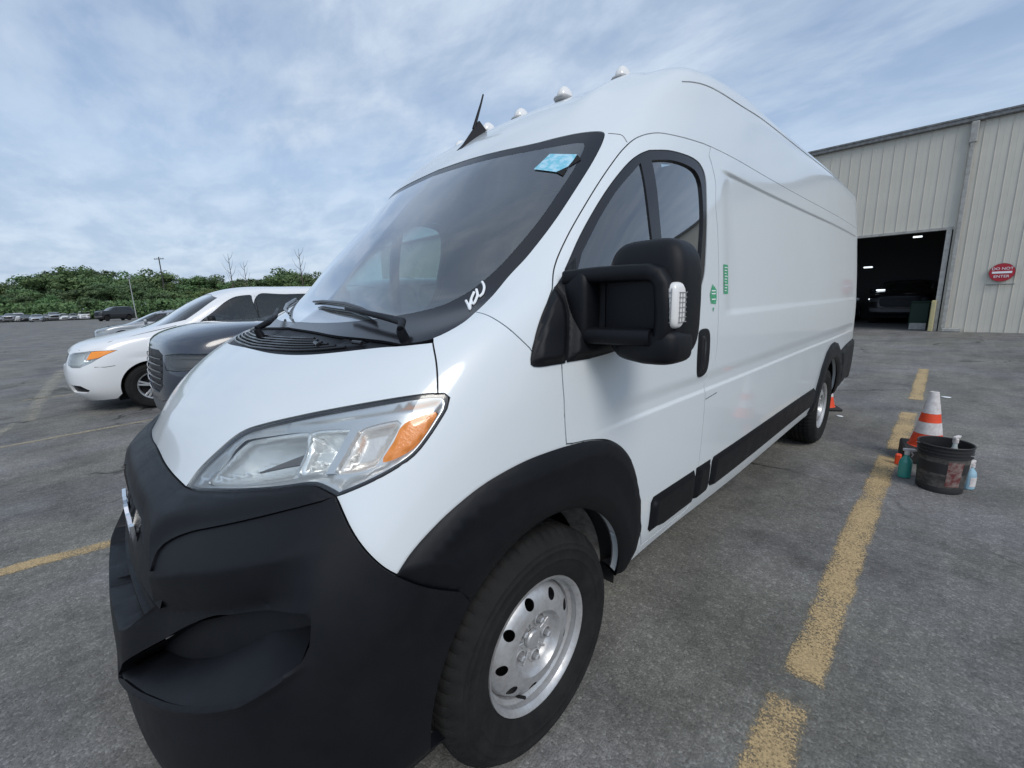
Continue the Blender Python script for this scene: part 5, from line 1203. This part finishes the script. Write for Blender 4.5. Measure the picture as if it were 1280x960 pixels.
# ------------------------------------------------------------------ trees, poles and far cars
def foliage(name,a,b_,hue=.6):
    m=bpy.data.materials.new(name); m.use_nodes=True; t=m.node_tree; p=t.nodes['Principled BSDF']; g=nd(t,'ShaderNodeTexCoord'); gi=nd(t,'ShaderNodeObjectInfo')
    n=nd(t,'ShaderNodeTexNoise',i_Scale=.8,i_Detail=5.0,i_Roughness=.75); lk(t,g,'Object',n,'Vector')
    x=nd(t,'ShaderNodeMixRGB'); t.links.new(ramp(t,n.outputs[0],[(.32,0.),(.68,1.)]),x.inputs[0]); x.inputs[1].default_value=(*a,1); x.inputs[2].default_value=(*b_,1)
    h=nd(t,'ShaderNodeHueSaturation'); t.links.new(mth(t,'ADD',mth(t,'MULTIPLY',gi.outputs['Random'],bv=.05),bv=.475),h.inputs['Hue']); t.links.new(mth(t,'ADD',mth(t,'MULTIPLY',gi.outputs['Random'],bv=.5),bv=.75),h.inputs['Value']); lk(t,x,0,h,'Color'); lk(t,h,0,p,'Base Color'); p.inputs['Roughness'].default_value=.7; MT[name]=m
foliage('leaves_dark',(.042,.085,.034),(.115,.18,.068)); foliage('leaves_mid',(.055,.11,.038),(.135,.21,.075)); foliage('leaves_light',(.075,.125,.032),(.16,.22,.07)); mat('bark',(.09,.075,.06),.9)
def crown_mesh(name,m,seed,nclump=30,nleaf=150,leaf=.25):
    rg=np.random.default_rng(seed); V=[];F=[]
    for c in range(nclump):
        th=rg.uniform(0,2*math.pi); ph=rg.uniform(-.7,1.0); rr=rg.uniform(.45,1.0)
        cc=np.array([math.cos(th)*math.cos(ph)*rr*2.6,math.sin(th)*math.cos(ph)*rr*2.6,math.sin(ph)*rr*2.9]); cr=rg.uniform(.8,1.5)
        for _ in range(nleaf):
            d=rg.normal(size=3); d/=np.linalg.norm(d); p=cc+d*cr*rg.uniform(.55,1.05)*np.array([1,1,.75]); a=rg.normal(size=3); a-=d*(a@d)*.6; a/=np.linalg.norm(a); b_=np.cross(d,a); s=leaf*rg.uniform(.5,1.2)
            k=len(V); V+=[p+a*s,p+b_*s*.6,p-a*s*.8,p-b_*s*.6]; F.append((k,k+1,k+2,k+3))
    me=bpy.data.meshes.new(name); me.from_pydata([tuple(v) for v in V],[],F); me.materials.append(MT[m]); return me
crowns=[crown_mesh('crown',m,s) for m,s in (('leaves_dark',1),('leaves_mid',2),('leaves_mid',3),('leaves_dark',4))]; crown_l=[crown_mesh('crown','leaves_light',s,18,90,.22) for s in (5,6)]
tb=MB(); tb.tube([(0,0,0),(.05,0,2.2),(-.05,.08,4.2),(0,0,6.4)],[.28,.2,.15,.07],8)
for k in range(6): a=k*1.05; tb.tube([(0,0,3+.45*k),(.9*math.cos(a),.9*math.sin(a),4.4+.45*k),(1.6*math.cos(a),1.6*math.sin(a),5.4+.4*k)],[.10,.06,.03],6)
trunk=tb.build('trunk','bark'); trunk_me=trunk.data; bpy.data.objects.remove(trunk)
def tree(x,y,h,cm,label,group,wid=1.0):
    t=thing('tree',label,'tree',(x,y,0),random.uniform(0,6.28),group); s=h/9.2
    for n_,me,z in (('trunk',trunk_me,0),('crown',cm,6.2)):
        o=bpy.data.objects.new(n_,me); link(o,t); o.location=(0,0,z*s); o.scale=(s*wid,s*wid,s)
    return t
def dirpt(bx,dep):
    """ground position of something in the far lot: bearing index bx and distance dep, counted from the corner of the van's stall"""
    fx,fy,rx,ry=-0.70481,0.68275,0.69966,0.71386
    k=(bx-640)/536.88; return 1.7956+(fx+rx*k)*dep,.0728+(fy+ry*k)*dep
prof_t=[(-60,345),(0,348),(30,352),(55,346),(75,341),(95,337),(115,336),(150,333),(185,336),(205,344),(218,336),(240,346),(262,344),(280,340),(300,345),(330,342),(355,341),(372,334),(395,336),(420,340)]
PLACES=[(8,'at the left edge of the picture'),(35,'above the dark cars of the far row'),(62,'above the silver car of the far row'),(95,'above the grey cars of the far row'),(128,'above the white cars of the far row'),(172,'above the black truck'),(200,'behind the pale lamp post'),(245,'around the utility pole'),(290,'left of the bare dead trees'),(335,'behind the bare dead trees'),(372,'beyond the minivan roof'),(405,'just left of the windshield'),(9999,'hidden behind the windshield')]
gD='dense green trees standing along the far edge of the lot'
for row_,(dep,n,dz,lo) in enumerate(((128,40,0,0),(112,34,-3.0,1),(100,30,-6.0,2))):
    for i in range(n):
        px=-70+500*(i+.5*(row_%2)+random.uniform(-.3,.3))/n; x,y=dirpt(px,dep+random.uniform(-4,4))
        top=np.interp(px,[a for a,_ in prof_t],[b for _,b in prof_t]); hor=391-.0304*px
        h=max(3.0,(hor-top)/FPX*dep+1.46+dz*random.uniform(.7,1.2)+random.choice((-2.4,-1.4,-.6,0,.3)))
        light=(px>248 and row_>0 and random.random()<.55)
        tree(x,y,h,random.choice(crown_l if light else crowns),('light yellow-green tree' if light else ('tall dark green tree','green middle-row tree','low front-row green tree')[row_])+' in the far line '+next(w_ for lim,w_ in PLACES if px<lim),'light green trees in the far tree line' if light else gD,random.uniform(1.0,1.5))
# scrub below the trees
vb=[];fb=[]; rg=np.random.default_rng(9)
for _ in range(15000):
    px=rg.uniform(-90,440); x,y=dirpt(px,97+rg.uniform(-3,6)); z=rg.uniform(0,1)**1.3*3.8; a=rg.normal(size=3); a/=np.linalg.norm(a); b2=np.cross(a,rg.normal(size=3)); b2/=np.linalg.norm(b2); s=rg.uniform(.15,.4); p=np.array([x,y,z]); k=len(vb); vb+=[p+a*s,p+b2*s,p-a*s,p-b2*s]; fb.append((k,k+1,k+2,k+3))
tag(mk('undergrowth',vb,fb,'leaves_mid',smooth=False),'low green scrub under the far tree line','scrub',kind='stuff')
mat('pole_wood',(.06,.055,.05),.9); mat('pole_grey',(.35,.36,.36),.5); 
def upole(px,dep,h,cross,label,name='utility_pole',m='pole_wood',r=.16):
    x,y=dirpt(px,dep); t=thing(name,label,'pole',(x,y,0),R(40)); b=MB(); b.tube([(0,0,0),(0,0,h)],[r,r*.7],8); b.build('post',m,t)
    if cross:
        for z in cross: b=MB(); b.box((-1.3,-.07,z-.07),(1.3,.07,z+.07)); b.build('crossarm',m,t)
        for k in (-1.1,-.5,.5,1.1): b=MB(); b.tube([(k,0,cross[0]+.07),(k,0,cross[0]+.28)],.05,6); b.build('insulator','trim_grey',t)
    else: b=MB(); b.box((-.1,-.5,h-.1),(.1,.5,h+.05)); b.build('lamp_head',m,t)
    return t
upole(227,112,14.4,(13.9,),'dark wooden utility pole with a crossarm above the tree line')
upole(187,92,8.2,None,'thin pale lamp post in front of the far trees','lamp_post','pole_grey',.10)
def bare(px,dep,h,label):
    x,y=dirpt(px,dep); t=thing('bare_tree',label,'tree',(x,y,0),1.0); b=MB(); b.tube([(0,0,0),(.1,0,h*.5),(0,.1,h*.8),(.05,0,h)],[.16,.10,.05,.02],6)
    for k in range(9):
        a=k*2.4; z=h*(.45+.055*k); l_=h*.16*(1-.05*k); b.tube([(0.05,0,z),(l_*.5*math.cos(a),l_*.5*math.sin(a),z+l_*.6),(l_*.8*math.cos(a),l_*.8*math.sin(a),z+l_*1.4)],[.05,.03,.012],5)
    b.build('trunk','bark',t)
bare(309,104,13.8,'thin bare dead tree rising left of the gap in the trees'); bare(326,110,12.4,'short bare dead tree right of the taller one'); bare(393,90,12.6,'bare forked branches just left of the windshield')
far=[(-22,86,'suv','black_paint','black suv just outside the left edge of the far row'),(-6,87,'sedan','grey_paint','dark grey car leftmost in the far row'),(7,88,'sedan','black_paint','low black car second from left in the far row'),(19,89,'sedan','grey_paint','grey car third from left in the far row'),(31,90,'suv','silver_paint','tall silver car fourth from left in the far row'),(43,91,'minivan','white_car_paint','white minivan at the left middle of the far row'),(54,90,'sedan','black_paint','black car between the white minivan and the forward silver car'),(64,83,'sedan','silver_paint','silver car standing forward of the far row'),(77,91,'sedan','grey_paint','grey car right behind the forward silver car'),(88,91,'suv','silver_paint','pale grey suv left of the small white car'),(100,92,'sedan','white_car_paint','small white car right of the pale grey suv'),(111,92,'sedan','silver_paint','silver car between the two white ones on the right'),(123,93,'minivan','white_car_paint','white minivan at the right end of the far row by the truck')]
for i,(px,dep,kd,pt,lb_) in enumerate(far):
    x,y=dirpt(px,dep); place_car(kd,pt,lb_,x,y,R((84,92,97,88)[i%4]),'car','cars parked in the far row',False,'parked_car')
x,y=dirpt(154,72); place_car('suv','black_paint','black box-shaped truck parked beyond the sedans',x,y-1.5,R(25),'truck',None,False,'parked_truck').scale=(1,1,1.28)
x,y=dirpt(2,80); b=MB(); b.box((-.8,-.8,0),(.8,.8,4.6)); b.box((-1.3,-1.0,4.6),(2.2,1.0,5.0)); o=b.build('gate_post','trim_light'); o.location=(x,y,0); tag(o,'tall white square post at the far left edge','post')
for o_ in [WH2]:
    for c_ in list(o_.children): 
        for d_ in list(c_.children): bpy.data.objects.remove(d_)
        bpy.data.objects.remove(c_)
    bpy.data.objects.remove(o_)
